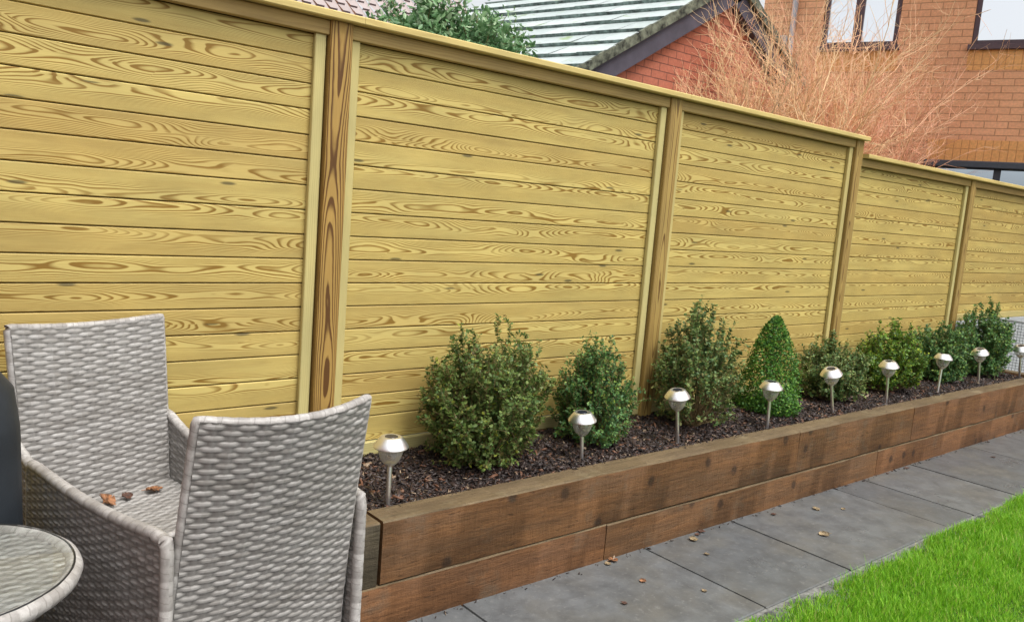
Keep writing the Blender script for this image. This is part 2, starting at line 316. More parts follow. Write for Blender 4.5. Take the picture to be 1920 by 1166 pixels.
# ---------------------------------------------------------------- mesh helpers
class MB:
    """collects faces with uv, a per-face number and a material slot"""
    def __init__(s): s.v = []; s.f = []; s.uv = []; s.r = []; s.mi = []
    def face(s, pts, uvs=None, r=0.0, mi=0):
        b = len(s.v); s.v.extend([tuple(p) for p in pts]); s.f.append(tuple(range(b, b+len(pts))))
        s.uv.extend(uvs if uvs else [(0, 0)]*len(pts)); s.r.append(r); s.mi.append(mi)
    def prism(s, prof, t0, t1, axis, r=0.0, mi=0, u0=0.0, mis=None, close=True, v0=None):
        """profile of 2D points extruded along axis (0,1,2); other axes keep cyclic order"""
        def P(t, q):
            if axis == 0: return (t, q[0], q[1])
            if axis == 1: return (q[0], t, q[1])
            return (q[0], q[1], t)
        n = len(prof); acc = 0
        for i in range(n):
            a, b = prof[i], prof[(i+1) % n]; L = math.dist(a, b)
            va, vb = (acc - (v0 or 0), acc + L - (v0 or 0)); acc += L
            s.face([P(t0, a), P(t1, a), P(t1, b), P(t0, b)], [(u0, va), (u0+t1-t0, va), (u0+t1-t0, vb), (u0, vb)], r, mis[i] if mis else mi)
        if close:
            s.face([P(t0, q) for q in prof], [(q[0]*.3+u0, q[1]) for q in prof], r, mi); s.face([P(t1, q) for q in prof][::-1], [(q[0]*.3+u0+9, q[1]) for q in prof][::-1], r, mi)
    def box(s, x0, x1, y0, y1, z0, z1, axis=0, c=.002, **kw):
        a = [(x0, x1), (y0, y1), (z0, z1)]; o = [i for i in range(3) if i != axis]; (p0, p1), (q0, q1) = a[o[0]], a[o[1]]
        c = min(c, (p1-p0)/2.1, (q1-q0)/2.1)
        pr = [(p0, q0+c), (p0, q1-c), (p0+c, q1), (p1-c, q1), (p1, q1-c), (p1, q0+c), (p1-c, q0), (p0+c, q0)]
        s.prism(pr, a[axis][0], a[axis][1], axis, **kw)
    def tube(s, pts, rad, n=8, r=0.0, mi=0, caps=True):
        pts = [Vector(p) for p in pts]; rr = rad if isinstance(rad, (list, tuple)) else [rad]*len(pts); rings = []; acc = 0; us = [0]
        for i in range(1, len(pts)): acc += (pts[i]-pts[i-1]).length; us.append(acc)
        for i, p in enumerate(pts):
            d = (pts[min(i+1, len(pts)-1)]-pts[max(i-1, 0)]).normalized()
            up = Vector((0, 0, 1)) if abs(d.z) < .9 else Vector((1, 0, 0)); a = d.cross(up).normalized(); b = d.cross(a)
            rings.append([p + a*math.cos(2*math.pi*k/n)*rr[i] + b*math.sin(2*math.pi*k/n)*rr[i] for k in range(n)])
        for i in range(len(pts)-1):
            for k in range(n):
                k2 = (k+1) % n
                s.face([rings[i][k], rings[i][k2], rings[i+1][k2], rings[i+1][k]], [(us[i], k/n), (us[i], (k+1)/n), (us[i+1], (k+1)/n), (us[i+1], k/n)], r, mi)
        if caps: s.face(rings[0][::-1], None, r, mi); s.face(rings[-1], None, r, mi)
    def lathe(s, prof, n=32, c=(0, 0, 0), r=0.0, mi=0, ribs=0, ribd=0.0):
        def P(q, k):
            a = 2*math.pi*k/n; rr = q[0]*(1+ribd*math.cos(ribs*a)) if ribs else q[0]
            return (c[0]+rr*math.cos(a), c[1]+rr*math.sin(a), c[2]+q[1])
        for i in range(len(prof)-1):
            for k in range(n):
                A, B, Cc, D = P(prof[i], k), P(prof[i], k+1), P(prof[i+1], k+1), P(prof[i+1], k)
                if prof[i][0] < 1e-6: s.face([A, Cc, D], None, r, mi)
                elif prof[i+1][0] < 1e-6: s.face([A, B, D], None, r, mi)
                else: s.face([A, B, Cc, D], None, r, mi)
    def build(s, name, mats, parent=None, smooth=False, xf=None, weld=True):
        me = bpy.data.meshes.new(name); me.from_pydata(s.v, [], s.f)
        if not isinstance(mats, (list, tuple)): mats = [mats]
        for m in mats: me.materials.append(m)
        uvl = me.uv_layers.new(name='UVMap'); uvl.data.foreach_set('uv', np.array(s.uv, dtype=np.float32).ravel())
        at = me.attributes.new('rnd', 'FLOAT', 'FACE'); at.data.foreach_set('value', np.array(s.r, dtype=np.float32))
        me.polygons.foreach_set('material_index', np.array(s.mi, dtype=np.int32))
        if smooth: weldmesh(me)
        return link(name, me, parent, smooth, xf)
def weldmesh(me):
    import bmesh
    bm = bmesh.new(); bm.from_mesh(me); bmesh.ops.remove_doubles(bm, verts=bm.verts, dist=1e-5); bmesh.ops.recalc_face_normals(bm, faces=bm.faces); bm.to_mesh(me); bm.free()
def link(name, me, parent=None, smooth=False, xf=None):
    o = bpy.data.objects.new(name, me); COL.objects.link(o)
    if smooth:
        me.polygons.foreach_set('use_smooth', [True]*len(me.polygons))
        if smooth != 2:
            try: me.set_sharp_from_angle(angle=R(40))
            except Exception: pass
    if parent: o.parent = parent
    if xf is not None: o.matrix_local = xf
    return o
def arrmesh(name, V, F, rnd, mat, parent=None, uv=None, smooth=False, point_rnd=None):
    """numpy mesh; V (n,3), F (m,k)"""
    me = bpy.data.meshes.new(name); n, m, k = len(V), len(F), F.shape[1]
    me.vertices.add(n); me.vertices.foreach_set('co', V.astype(np.float32).ravel())
    me.loops.add(m*k); me.loops.foreach_set('vertex_index', F.astype(np.int32).ravel())
    me.polygons.add(m); me.polygons.foreach_set('loop_start', np.arange(0, m*k, k, dtype=np.int32)); me.polygons.foreach_set('loop_total', np.full(m, k, dtype=np.int32))
    if point_rnd is not None:
        at = me.attributes.new('rnd', 'FLOAT', 'POINT'); at.data.foreach_set('value', point_rnd.astype(np.float32))
    else:
        at = me.attributes.new('rnd', 'FLOAT', 'FACE'); at.data.foreach_set('value', rnd.astype(np.float32))
    if uv is not None:
        l = me.uv_layers.new(name='UVMap'); l.data.foreach_set('uv', uv[F.ravel()].astype(np.float32).ravel())
    me.materials.append(mat); me.update(calc_edges=True); me.validate()
    return link(name, me, parent, 2 if smooth else False)
def tag(o, label=None, cat=None, group=None, kind=None):
    if label: o['label'] = label
    if cat: o['category'] = cat
    if group: o['group'] = group
    if kind: o['kind'] = kind
    return o
def empty(name, loc=(0, 0, 0), rz=0, **kw):
    o = bpy.data.objects.new(name, None); COL.objects.link(o); o.location = loc; o.rotation_euler = (0, 0, rz); o.empty_display_size = .1
    return tag(o, **kw)
def copy_tree(o, parent=None):
    c = o.copy(); COL.objects.link(c)
    if parent: c.parent = parent
    for ch in list(o.children): copy_tree(ch, c)
    return c
def rr(): return random.random()

# ---------------------------------------------------------------- ground, path, lawn
b = MB(); b.face([(-60, -40, -.03), (90, -40, -.03), (90, 90, -.03), (-60, 90, -.03)], r=.5)
tag(b.build('ground', M['ground']), kind='structure')
PX0, PX1 = -5.5, 9.0
b = MB(); b.face([(PX0, -1.262, -.008), (PX1, -1.262, -.008), (PX1, -.30, -.008), (PX0, -.30, -.008)])
b.face([(-5.5, -5.5, -.009), (.55, -5.5, -.009), (.55, -1.262, -.009), (-5.5, -1.262, -.009)])
b.face([(-5.5, -.30, -.009), (-.3, -.30, -.009), (-.3, .05, -.009), (-5.5, .05, -.009)])
tag(b.build('paving_joints', M['mortar']), kind='structure')
b = MB(); js = [-2.6, -2.0, -1.05, -.45, .25, 1.257, 1.91, 2.91, 3.247, 3.88, 4.80, 5.45, 6.3, 6.95, 7.9]
for x0, x1 in zip(js[:-1], js[1:]):
    g = .0055; dz = random.uniform(-.001, .002)
    b.box(x0+g, x1-g, -1.215+random.uniform(-.006, .004), -.575, -.04, dz, axis=0, c=.004, r=rr(), u0=x0)
for i in range(6):
    for j in range(8):
        x0 = -2.9 + i*.6; y1 = -1.222 - j*.5
        b.box(x0+.004, x0+.596, y1-.494, y1, -.04, random.uniform(-.001, .002), axis=0, c=.004, r=rr(), u0=x0)
for i in range(5): b.box(-3+.54*i, -3+.54*i+.534, -.567, .04, -.04, 0, axis=0, c=.004, r=rr())
tag(b.build('path', M['slab']), kind='structure')
# concrete haunching along the slab edge, ragged
xs = np.arange(.2, 8.5, .03); b = MB(); pz = None
def edge_y(x): return -1.268 + .018*math.sin(x*2.1+.6) + .014*math.sin(x*7.3) + .010*math.sin(x*19.1) + (.055 if 2.62 < x < 2.74 else 0) - .05*max(0, 1-abs(x-1.9)/.5)*.4
for x0, x1 in zip(xs[:-1], xs[1:]):
    def ln(x):
        e = edge_y(x); k = .006*math.sin(x*31)+.004*math.sin(x*77)
        return [(x, -1.222, -.010), (x, -1.245, -.006+k), (x, e-.02, -.009+k*.6), (x, e-.13, -.028)]
    A, B = ln(x0), ln(x1)
    for i in range(3): b.face([A[i], A[i+1], B[i+1], B[i]], r=0)
tag(b.build('path_edging', M['concrete'], smooth=True), kind='structure')
b = MB(); b.face([(.56, -6, -.012), (12, -6, -.012), (12, -1.34, -.012), (.56, -1.34, -.012)])
tag(b.build('lawn_base', M['lawn']), kind='structure')

def blades(name, N, xr, yr, hmin, hmax, w, mat, seed):
    g = np.random.default_rng(seed); x = g.uniform(*xr, N); y = yr[0] + (yr[1]-yr[0])*g.random(N)**1.0
    e = np.array([edge_y(a) for a in x]); keep = y < e + .020 + .012*np.sin(x*13)*np.sin(x*29+1) + g.normal(0, .014, N); x, y = x[keep], y[keep]; n = len(x)
    h = g.uniform(hmin, hmax, n)*(.82+.22*np.sin(x*3.1+1)*np.sin(y*4.3)+.25*np.sin(x*11+y*7)*np.sin(y*14-x*5))*np.where(g.random(n) < .03, 1.5, 1); az = g.uniform(0, 2*np.pi, n); ln = g.uniform(.15, .9, n)*h
    ww = w*g.uniform(.7, 1.3, n); dx, dy = np.cos(az), np.sin(az); px, py = -dy, dx
    V = np.zeros((n, 5, 3)); z0 = -.015
    V[:, 0] = np.c_[x+px*ww, y+py*ww, np.full(n, z0)]; V[:, 1] = np.c_[x-px*ww, y-py*ww, np.full(n, z0)]
    mx, my = x+dx*ln*.35, y+dy*ln*.35
    V[:, 2] = np.c_[mx-px*ww*.8, my-py*ww*.8, z0+h*.6]; V[:, 3] = np.c_[mx+px*ww*.8, my+py*ww*.8, z0+h*.6]
    V[:, 4] = np.c_[x+dx*ln, y+dy*ln, z0+h]
    b0 = np.arange(n)*5; Q = np.c_[b0, b0+1, b0+2, b0+3]; T = np.c_[b0+3, b0+2, b0+4, b0+4]
    me = bpy.data.meshes.new(name); V = V.reshape(-1, 3)
    F3 = np.r_[np.c_[b0, b0+1, b0+2], np.c_[b0, b0+2, b0+3], np.c_[b0+3, b0+2, b0+4]]
    patch = np.sin(x*2.3+.5)*np.sin(y*3.1+1.2)
    r = g.random(n)
    return arrmesh(name, V, F3, np.tile(r, 3), mat)
gr = blades('lawn_grass', 150000, (.95, 4.6), (-2.35, -1.24), .025, .058, .0013, M['grass'], 3)
tag(gr, 'bright green mown grass edging the slate path', 'grass', kind='stuff')
gr2 = blades('lawn_grass', 60000, (.6, 9), (-5.0, -1.24), .025, .055, .0025, M['grass'], 4)
tag(gr2, 'bright green grass of the wider lawn around', 'grass', kind='stuff')

# ---------------------------------------------------------------- fence
S = 1.93; PITCH = .0921; ZB0 = 1.85; TOP = 2.082; STEP = .111
fence = empty('wooden_fence', (0, 0, 0), label='tall new pine fence of horizontal boards with posts and a capping rail', cat='fence')
def fence_post(x, top, mat, r, z0=-.02):
    b = MB(); b.box(x-.09, x, .000, .09, z0, top, axis=2, c=.004, r=r, u0=0, v0=.304)
    return b.build('post', mat, fence)
# v of the front face must be centred: profile starts on the x0 side
def fence_panel(x0, x1, top, zbot, seed, bottom_rail=True):
    random.seed(seed)
    p = empty('fence_panel'); p.parent = fence
    b = MB(); z = ZB0; zs = []
    k = 3
    rail_b = top - .052
    z = ZB0 + 2*PITCH
    if top < 2.0: z = ZB0 + 1*PITCH
    while z > rail_b + .001 - 0: z -= PITCH
    hi = rail_b; first = True; zz = z
    edges = [rail_b]
    if rail_b - zz < .03: zz -= PITCH
    while zz > zbot + .02: edges.append(zz); zz -= PITCH
    edges.append(zbot)
    for a, c in zip(edges[:-1], edges[1:]):
        g = .0016; yy = .045 + random.uniform(-.0008, .0008); sag = random.uniform(-.001, .001)
        zt, zb = a-g, c+g; cc = .003
        prof = [(yy, zb+.003), (yy, zt-cc), (yy+cc*.8, zt), (yy+.016, zt), (yy+.016, zb), (yy+.005, zb)]
        h = zt-zb
        b.prism(prof, x0+.006, x1-.006, 0, r=rr(), u0=rr()*3, v0=h/2)
    b.build('board_panel', M['board'], p)
    b = MB(); b.face([(x0, .064, zbot), (x1, .064, zbot), (x1, .064, top), (x0, .064, top)]); b.build('backing', M['gap'], p)
    for xa, xb in ((x0, x0+.043), (x1-.050, x1-.007)):
        b = MB(); b.box(xa, xb, .022, .044, zbot, rail_b-.001, axis=2, c=.003, r=rr()); b.build('stile', M['stile'], p)
    b = MB(); b.box(x0, x1-.001, .012, .044, rail_b, top, axis=0, c=.003, r=rr(), u0=rr()*5); b.build('top_rail', M['rail'], p)
    b = MB(); b.box(x0, x1, .020, .043, zbot-.055 if bottom_rail else zbot-.002, zbot+.002, axis=0, c=.003, r=rr(), u0=rr()*5)
    b.build('bottom_rail', M['stile'], p)
    return p
tops = [TOP, TOP, TOP, TOP-STEP, TOP-STEP]
for i in range(-1, 5):
    x0, x1 = i*S, (i+1)*S-.09; tp = TOP if i < 2 else TOP-STEP
    zb = .455 if i < 4 else .86
    if i == 3: zb = .455
    pass
for i, (tp, zb) in zip(range(-1, 5), [(TOP, .455), (TOP, .455), (TOP, .455), (TOP-STEP, .455), (TOP-STEP, .85), (TOP-STEP, .85)]):
    fence_panel(i*S, (i+1)*S-.09, tp, zb, 100+i*7)
random.seed(5)
fence_post(0, TOP, M['post'], .333); fence_post(S, TOP, M['post2'], .61); fence_post(2*S, TOP, M['post2'], .27)
fence_post(3*S, TOP-STEP, M['post2'], .85); fence_post(-S, TOP, M['post2'], .4); fence_post(4*S, TOP-STEP, M['post2'], .5, .794); fence_post(5*S, TOP-STEP, M['post2'], .15, .794)
def cap(x0, x1, z):
    b = MB(); xs = [x0]+[x for x in (0.03, S+.02) if x0 < x < x1]+[x1]
    for a, c in zip(xs[:-1], xs[1:]):
        b.box(a+.0006, c-.0006, -.030, .115, z+.002, z+.030, axis=0, c=.004, r=rr(), u0=rr()*4)
    return b.build('cap_rail', M['cap'], fence)
cap(-S-.1, 2*S+.022, TOP); cap(2*S+.024, 5*S+.05, TOP-STEP)
for i in range(-1, 3):            # gravel boards between posts at the foot
    b = MB(); b.box(i*S, (i+1)*S-.09, .030, .055, -.02, .398, axis=0, c=.003, r=rr(), u0=rr()*4); b.build('gravel_board', M['rail'], fence)
# pale low wall seen under the raised end panels
b = MB(); b.box(3*S+.004, 5*S, .012, .105, -.02, .792, axis=0, c=.004, r=.3)
tag(b.build('low_rendered_wall', M['render']), 'pale grey low wall showing beneath the far end of the fence', 'wall')

# ---------------------------------------------------------------- sleepers
BY = -.587; BW = .117; ZS = .390; ZM = .160
def sleeper(x0, x1, z0, z1, mat, r, y0=BY, y1=BY+BW, axis=0, top=True, name='railway_sleeper', wob=.0):
    """long timber as a subdivided chamfered bar with a slightly uneven edge"""
    b = MB(); a0, a1 = (x0, x1) if axis == 0 else (y0, y1); n = max(2, int((a1-a0)/.05)); c = .005; g = random.uniform(0, 9)
    def prof(t):
        e = lambda k: .0016*math.sin(t*7+g+k*2)+.0012*math.sin(t*23+g*3+k)+random.uniform(-.0006, .0006)
        if axis == 0: p0, p1 = y0, y1
        else: p0, p1 = x0, x1
        tz = z1 + .002*math.sin(t*1.3+g)
        return [(p0+e(0), z0+c), (p0+e(1), tz-c), (p0+c+e(2)*.5, tz), (p1-c, tz), (p1, tz-c), (p1, z0+c), (p1-c, z0), (p0+c, z0)]
    ts = np.linspace(a0, a1, n+1); ps = [prof(t) for t in ts]
    def P(t, q): return (t, q[0], q[1]) if axis == 0 else (q[0], t, q[1])
    for i in range(n):
        for k in range(8):
            k2 = (k+1) % 8; A, B = ps[i], ps[i+1]; vv = [0, z1-z0, z1-z0+.007, z1-z0+BW, z1-z0+BW+.007, 2*(z1-z0)+BW, 2*(z1-z0)+BW+.007, 2*(z1-z0)+2*BW]
            v1 = vv[k]; v2 = vv[k+1] if k < 7 else v1+.007
            b.face([P(ts[i], A[k]), P(ts[i+1], B[k]), P(ts[i+1], B[k2]), P(ts[i], A[k2])], [(ts[i], v1), (ts[i+1], v1), (ts[i+1], v2), (ts[i], v2)], r, 1 if k in (1, 2, 3) else 0)
    for e, pr in ((a0, ps[0]), (a1, ps[-1])):
        pts = [P(e, q) for q in pr]; b.face(pts if e == a0 else pts[::-1], [(q[0]*.5, q[1]) for q in (pr if e == a0 else pr[::-1])], r+.1, 0)
    o = b.build(name, [mat, M['sltop']], None, smooth=True)
    return o
G = 'railway sleepers edging the raised bed'
random.seed(3)
tag(sleeper(-.36, -.121, ZM+.002, ZS-.004, M['sl3'], .7), 'short dark grey-brown top sleeper beside the near wicker chair', 'sleeper', G)
tag(sleeper(-.108, 2.462, ZM+.004, ZS, M['sl'], .23), 'long brown top sleeper with dark knots at the near end of the raised bed', 'sleeper', G)
tag(sleeper(2.466, 3.822, ZM+.003, ZS-.001, M['sl'], .51), 'darker stained top sleeper in the middle of the raised bed', 'sleeper', G)
tag(sleeper(3.826, 6.40, ZM+.003, ZS-.001, M['sl2'], .83), 'reddish top sleeper running to the far end of the raised bed', 'sleeper', G)
tag(sleeper(-.36, .997, -.03, ZM, M['sl2'], .12), 'orange-brown bottom sleeper below the near end of the raised bed', 'sleeper', G)
tag(sleeper(1.000, 3.40, -.03, ZM-.001, M['sl'], .37), 'brown bottom sleeper in the middle resting on the slate path', 'sleeper', G)
tag(sleeper(3.403, 6.40, -.03, ZM, M['sl2'], .66), 'reddish-brown bottom sleeper at the far end of the bed', 'sleeper', G)
for z0, z1 in ((-.03, ZM-.002), (ZM+.002, ZS-.003)):
    tag(sleeper(6.283, 6.40, z0, z1, M['sl'], .9, y0=BY+BW+.003, y1=.02, axis=1), 'sleeper closing the far end of the raised bed, %s course' % ('lower' if z0 < 0 else 'upper'), 'sleeper', G)
    tag(sleeper(-.36, -.243, z0, z1, M['sl3'], .95, y0=BY+BW+.003, y1=.02, axis=1), 'sleeper closing the near end of the raised bed, %s course' % ('lower' if z0 < 0 else 'upper'), 'sleeper', G)

# ---------------------------------------------------------------- mulch
def mz(x, y):
    return .372 + .010*np.sin(x*3.1+y*4) + .007*np.sin(x*9.3+1.3)*np.sin(y*13.) + .018*np.clip((y+.40)/.4, 0, 1) - .012*np.clip((x-5.4)/1.0, 0, 1)
nx, ny = 560, 44
gx, gy = np.meshgrid(np.linspace(-.25, 6.285, nx), np.linspace(BY+BW-.004, .031, ny), indexing='ij')
gz = mz(gx, gy) + RNG.normal(0, .0035, gx.shape) - .004
V = np.c_[gx.ravel(), gy.ravel(), gz.ravel()]; i = np.arange(nx*ny).reshape(nx, ny)
F = np.c_[i[:-1, :-1].ravel(), i[1:, :-1].ravel(), i[1:, 1:].ravel(), i[:-1, 1:].ravel()]
tag(arrmesh('bed_soil', V, F, RNG.random(len(F)), M['soil']), kind='structure')
def chips(name, N, fx, seed, L=(.008, .034), spread=None):
    g = np.random.default_rng(seed); x, y, z = fx(g, N); n = len(x)
    l = g.uniform(*L, n)*g.choice([.6, 1, 1.5], n, p=[.4, .45, .15]); w = l*g.uniform(.14, .45, n); t = w*g.uniform(.2, .6, n)
    az = g.uniform(0, 2*np.pi, n); tl = g.normal(0, .38, n); rl = g.normal(0, .6, n)
    base = np.array([[-1, -1, -1], [1, -.6, -1], [1, .7, -1], [-.8, 1, -1], [-1, -.8, 1], [.8, -1, 1], [1, .9, 1], [-1, .6, 1]])*.5
    base = base[None]*np.stack([l, w, t], 1)[:, None]; base = base*g.uniform(.7, 1.2, base.shape)
    ca, sa, ct, st, cr, sr = np.cos(az), np.sin(az), np.cos(tl), np.sin(tl), np.cos(rl), np.sin(rl)
    X, Y, Z = base[..., 0], base[..., 1], base[..., 2]
    Y, Z = Y*cr[:, None]-Z*sr[:, None], Y*sr[:, None]+Z*cr[:, None]
    X, Z = X*ct[:, None]-Z*st[:, None], X*st[:, None]+Z*ct[:, None]
    X, Y = X*ca[:, None]-Y*sa[:, None], X*sa[:, None]+Y*ca[:, None]
    V = np.stack([X+x[:, None], Y+y[:, None], Z+z[:, None]], -1).reshape(-1, 3)
    f = np.array([[0, 3, 2, 1], [4, 5, 6, 7], [0, 1, 5, 4], [1, 2, 6, 5], [2, 3, 7, 6], [3, 0, 4, 7]])
    F = (np.arange(n)[:, None, None]*8+f[None]).reshape(-1, 4); r = np.repeat(g.random(n), 6)
    return arrmesh(name, V, F, r, M['mulch'])
def fbed(g, N):
    x = -.24 + 6.52*g.random(N)**1.25; y = g.uniform(BY+BW-.003, .028, N); return x, y, mz(x, y)+g.uniform(0, .010, N)
tag(chips('bark_mulch', 42000, fbed, 21), 'dark bark chippings covering the raised bed', 'mulch', kind='stuff')
def fspill(g, N):
    x = g.uniform(-.1, 6, N); y = BY - .008 - np.abs(g.normal(0, .014, N)); return x, y, np.full(N, .004)
tag(chips('bark_crumbs', 190, fspill, 22, (.006, .020)), 'bark crumbs spilled along the foot of the sleepers', 'mulch', kind='stuff')
def fsp2(g, N):
    x = g.uniform(-.1, 6, N); y = BY + BW - np.abs(g.normal(0, .012, N)); return x, y, np.full(N, ZS+.003)
tag(chips('bark_crumbs', 260, fsp2, 23, (.006, .018)), 'bark crumbs lying along the back of the sleeper tops', 'mulch', kind='stuff')

# ---------------------------------------------------------------- shrubs
def leaves_mesh(name, P, D, size, mat, parent, g, rnd=None, asp=.68):
    """small pointed folded leaves: two quads each. P positions, D growth directions"""
    n = len(P); d = D/np.linalg.norm(D, axis=1, keepdims=True)
    a = np.cross(d, g.normal(size=(n, 3))); a /= np.linalg.norm(a, axis=1, keepdims=True)
    o = d*.45 + a*1.0 + g.normal(0, .25, (n, 3)); o /= np.linalg.norm(o, axis=1, keepdims=True)     # leaf axis
    s = np.cross(o, d+g.normal(0, .3, (n, 3))); s /= np.linalg.norm(s, axis=1, keepdims=True); nn = np.cross(o, s)
    L = (size*g.uniform(.65, 1.25, n))[:, None]; W = L*asp*.5
    V = np.zeros((n, 6, 3)); V[:, 0] = P; V[:, 1] = P+o*L*.45+s*W+nn*L*.10; V[:, 2] = P+o*L; V[:, 3] = P+o*L*.45-s*W+nn*L*.10
    V[:, 4] = P+o*L*.85+s*W*.55+nn*L*.05; V[:, 5] = P+o*L*.85-s*W*.55+nn*L*.05
    b0 = np.arange(n)*6; F = np.r_[np.c_[b0, b0+1, b0+4, b0+2], np.c_[b0, b0+2, b0+5, b0+3]]
    r = g.random(n) if rnd is None else rnd
    return arrmesh(name, V.reshape(-1, 3), F, np.tile(r, 2), mat, parent)
def twigs_mesh(name, segs, mat, parent, rnd=None):
    """segs: array (m,8) p0 p1 r0 r1 ; triangular tubes"""
    segs = np.asarray(segs); n = len(segs); p0, p1, r0, r1 = segs[:, :3], segs[:, 3:6], segs[:, 6:7], segs[:, 7:8]
    d = p1-p0; d /= np.linalg.norm(d, axis=1, keepdims=True)+1e-9
    up = np.where(np.abs(d[:, 2:3]) < .9, np.array([[0, 0, 1.]]), np.array([[1., 0, 0]])); a = np.cross(d, up); a /= np.linalg.norm(a, axis=1, keepdims=True); b = np.cross(d, a)
    V = np.zeros((n, 6, 3))
    for k in range(3):
        c, s = math.cos(k*2.0944), math.sin(k*2.0944); V[:, k] = p0+(a*c+b*s)*r0; V[:, 3+k] = p1+(a*c+b*s)*r1
    b0 = np.arange(n)*6; F = np.concatenate([np.c_[b0+k, b0+(k+1) % 3, b0+3+(k+1) % 3, b0+3+k] for k in range(3)])
    r = np.zeros(n) if rnd is None else np.asarray(rnd)
    return arrmesh(name, V.reshape(-1, 3), F, np.tile(r, 3), mat, parent, smooth=True)
SG = 'box shrubs planted along the raised bed'
def shrub(cx, cy, w, top, zb, style, mat, seed, label, sprigs=260, spikes=4, leaf=.014, name='box_shrub', lowbare=.0, depth=.40, hue=None, flat_top=1.0, taper=0.0):
    g = np.random.default_rng(seed); root = empty(name, (cx, cy, zb), label=label, cat='shrub', group=SG)
    H = top-zb; rx, ry = w*.5, min(w*.5, depth*.5); P = []; D = []; Rn = []; segs = []
    if style == 'cone':
        n = sprigs*34; t = g.random(n)**.75; az = g.uniform(0, 2*np.pi, n)
        h = 1-np.sqrt(1-t*.999)*1.0; h = g.random(n)**1.5
        rad = rx*(1-h**1.8)**.80*(.92+.07*np.sin(az*3+h*9)+.06*np.sin(az*7-h*14)) + .012
        rad = np.where(h < .08, rad*(.75+h*3), rad)
        k = g.uniform(.72, 1.03, n)**.7*np.where(g.random(n) < .10, 1.13, 1)
        P = np.c_[np.cos(az)*rad*k, np.sin(az)*rad*k*ry/rx, h*H]; D = np.c_[np.cos(az), np.sin(az), np.full(n, .9)]+g.normal(0, .3, (n, 3)); Rn = g.random(n)
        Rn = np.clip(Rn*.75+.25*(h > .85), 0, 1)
        for j in range(70):
            a = g.uniform(0, 6.28); hh = g.uniform(.1, .9); r_ = rx*(1-hh**1.25)**.8*.5
            segs.append([0, 0, hh*H*.6, math.cos(a)*r_, math.sin(a)*r_*ry/rx, hh*H, .003, .0012])
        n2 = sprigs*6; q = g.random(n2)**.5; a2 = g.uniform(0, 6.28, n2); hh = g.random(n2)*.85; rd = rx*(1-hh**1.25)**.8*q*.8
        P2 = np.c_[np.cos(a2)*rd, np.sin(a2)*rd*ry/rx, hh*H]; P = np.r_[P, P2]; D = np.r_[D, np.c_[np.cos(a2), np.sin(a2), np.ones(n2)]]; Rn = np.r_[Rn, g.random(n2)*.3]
    else:
        for s in range(sprigs + spikes):
            spike = s >= sprigs
            a = g.uniform(0, 2*np.pi); q = g.random()**.5; bx, by = math.cos(a)*q, math.sin(a)*q
            # elevation of the tip on a rounded, lumpy envelope
            el = math.asin(min(1, g.random()**.9*1.0))*1.0 if not spike else g.uniform(1.0, 1.5)
            a2 = a + g.normal(0, .25)
            lump = 1 + .10*math.sin(a2*3+seed)+.08*math.sin(a2*5+el*4+seed*2)+g.normal(0, .085)
            ex = math.cos(el)**(.75); ez = math.sin(el)
            zc = H*.40; 
            tip = np.array([math.cos(a2)*rx*ex*lump, math.sin(a2)*ry*ex*lump, zc + (H*.80-zc)*ez*lump*flat_top])
            if g.random() < .34: tip[2] = g.uniform(.06, .42)*H; rr_ = (.70+.30*tip[2]/(.42*H)); tip[0] = math.cos(a2)*rx*rr_*lump; tip[1] = math.sin(a2)*ry*rr_*lump
            if spike: tip = np.array([math.cos(a2)*rx*.55*q, math.sin(a2)*ry*.5*q, H*g.uniform(.86, 1.0)])
            tip[:2] *= 1-taper*max(0, tip[2]/H-.25)
            base = np.array([bx*rx*.22, by*ry*.22, 0.0]); mid = base*.4+tip*.5+np.array([0, 0, -.02*0])+g.normal(0, .012, 3)
            mid[2] = tip[2]*.42; m = 7; ts = np.linspace(0, 1, m)
            pts = np.array([(1-t)**2*base+2*t*(1-t)*mid+t*t*tip for t in ts])
            for j in range(m-1): segs.append([*pts[j], *pts[j+1], .0026*(1-ts[j]*.65), .0026*(1-ts[j+1]*.65)])
            L = np.linalg.norm(tip-base); nl = int(L/.0085) if not spike else int(L/.006)
            t0 = .38 if not spike else .5
            tl = t0+(1-t0)*np.sort(g.random(nl))**.8
            pp = ((1-tl)**2)[:, None]*base+(2*tl*(1-tl))[:, None]*mid+(tl**2)[:, None]*tip; dd = 2*(1-tl)[:, None]*(mid-base)+2*tl[:, None]*(tip-mid)
            if lowbare: kk = pp[:, 2] > lowbare*H*g.uniform(.6, 1.2, nl); pp, dd = pp[kk], dd[kk]
            P.append(pp); D.append(dd/np.linalg.norm(tip-base)); cl = g.random(); Rn.append(np.clip(cl*.9+g.normal(0, .12, len(pp)), 0, 1) if cl < .93 else np.full(len(pp), .97))
            # side shoots
            for q2 in range(3):
                tt = g.uniform(.55, 1.0); o = (1-tt)**2*base+2*tt*(1-tt)*mid+tt*tt*tip; dv = g.normal(0, 1, 3)+np.array([0, 0, .9])+(tip/np.linalg.norm(tip))*.8; dv /= np.linalg.norm(dv); l2 = g.uniform(.03, .075)
                e = o+dv*l2; segs.append([*o, *e, .0013, .0008]); n3 = int(l2/.0055); tq = g.random(n3)
                P.append(o+dv*l2*tq[:, None]); D.append(np.tile(dv, (n3, 1))); Rn.append(np.clip(cl*.9+g.normal(0, .14, n3), 0, 1))
        P = np.concatenate(P); D = np.concatenate(D); Rn = np.concatenate(Rn)
    lim = .022-cy; k = (P[:, 1] < lim) & (P[:, 2] > .0) ; P, D, Rn = P[k], D[k], Rn[k]
    segs = [s for s in segs if s[1] < lim and s[4] < lim]
    leaves_mesh('foliage', P, D, leaf, mat, root, g, Rn)
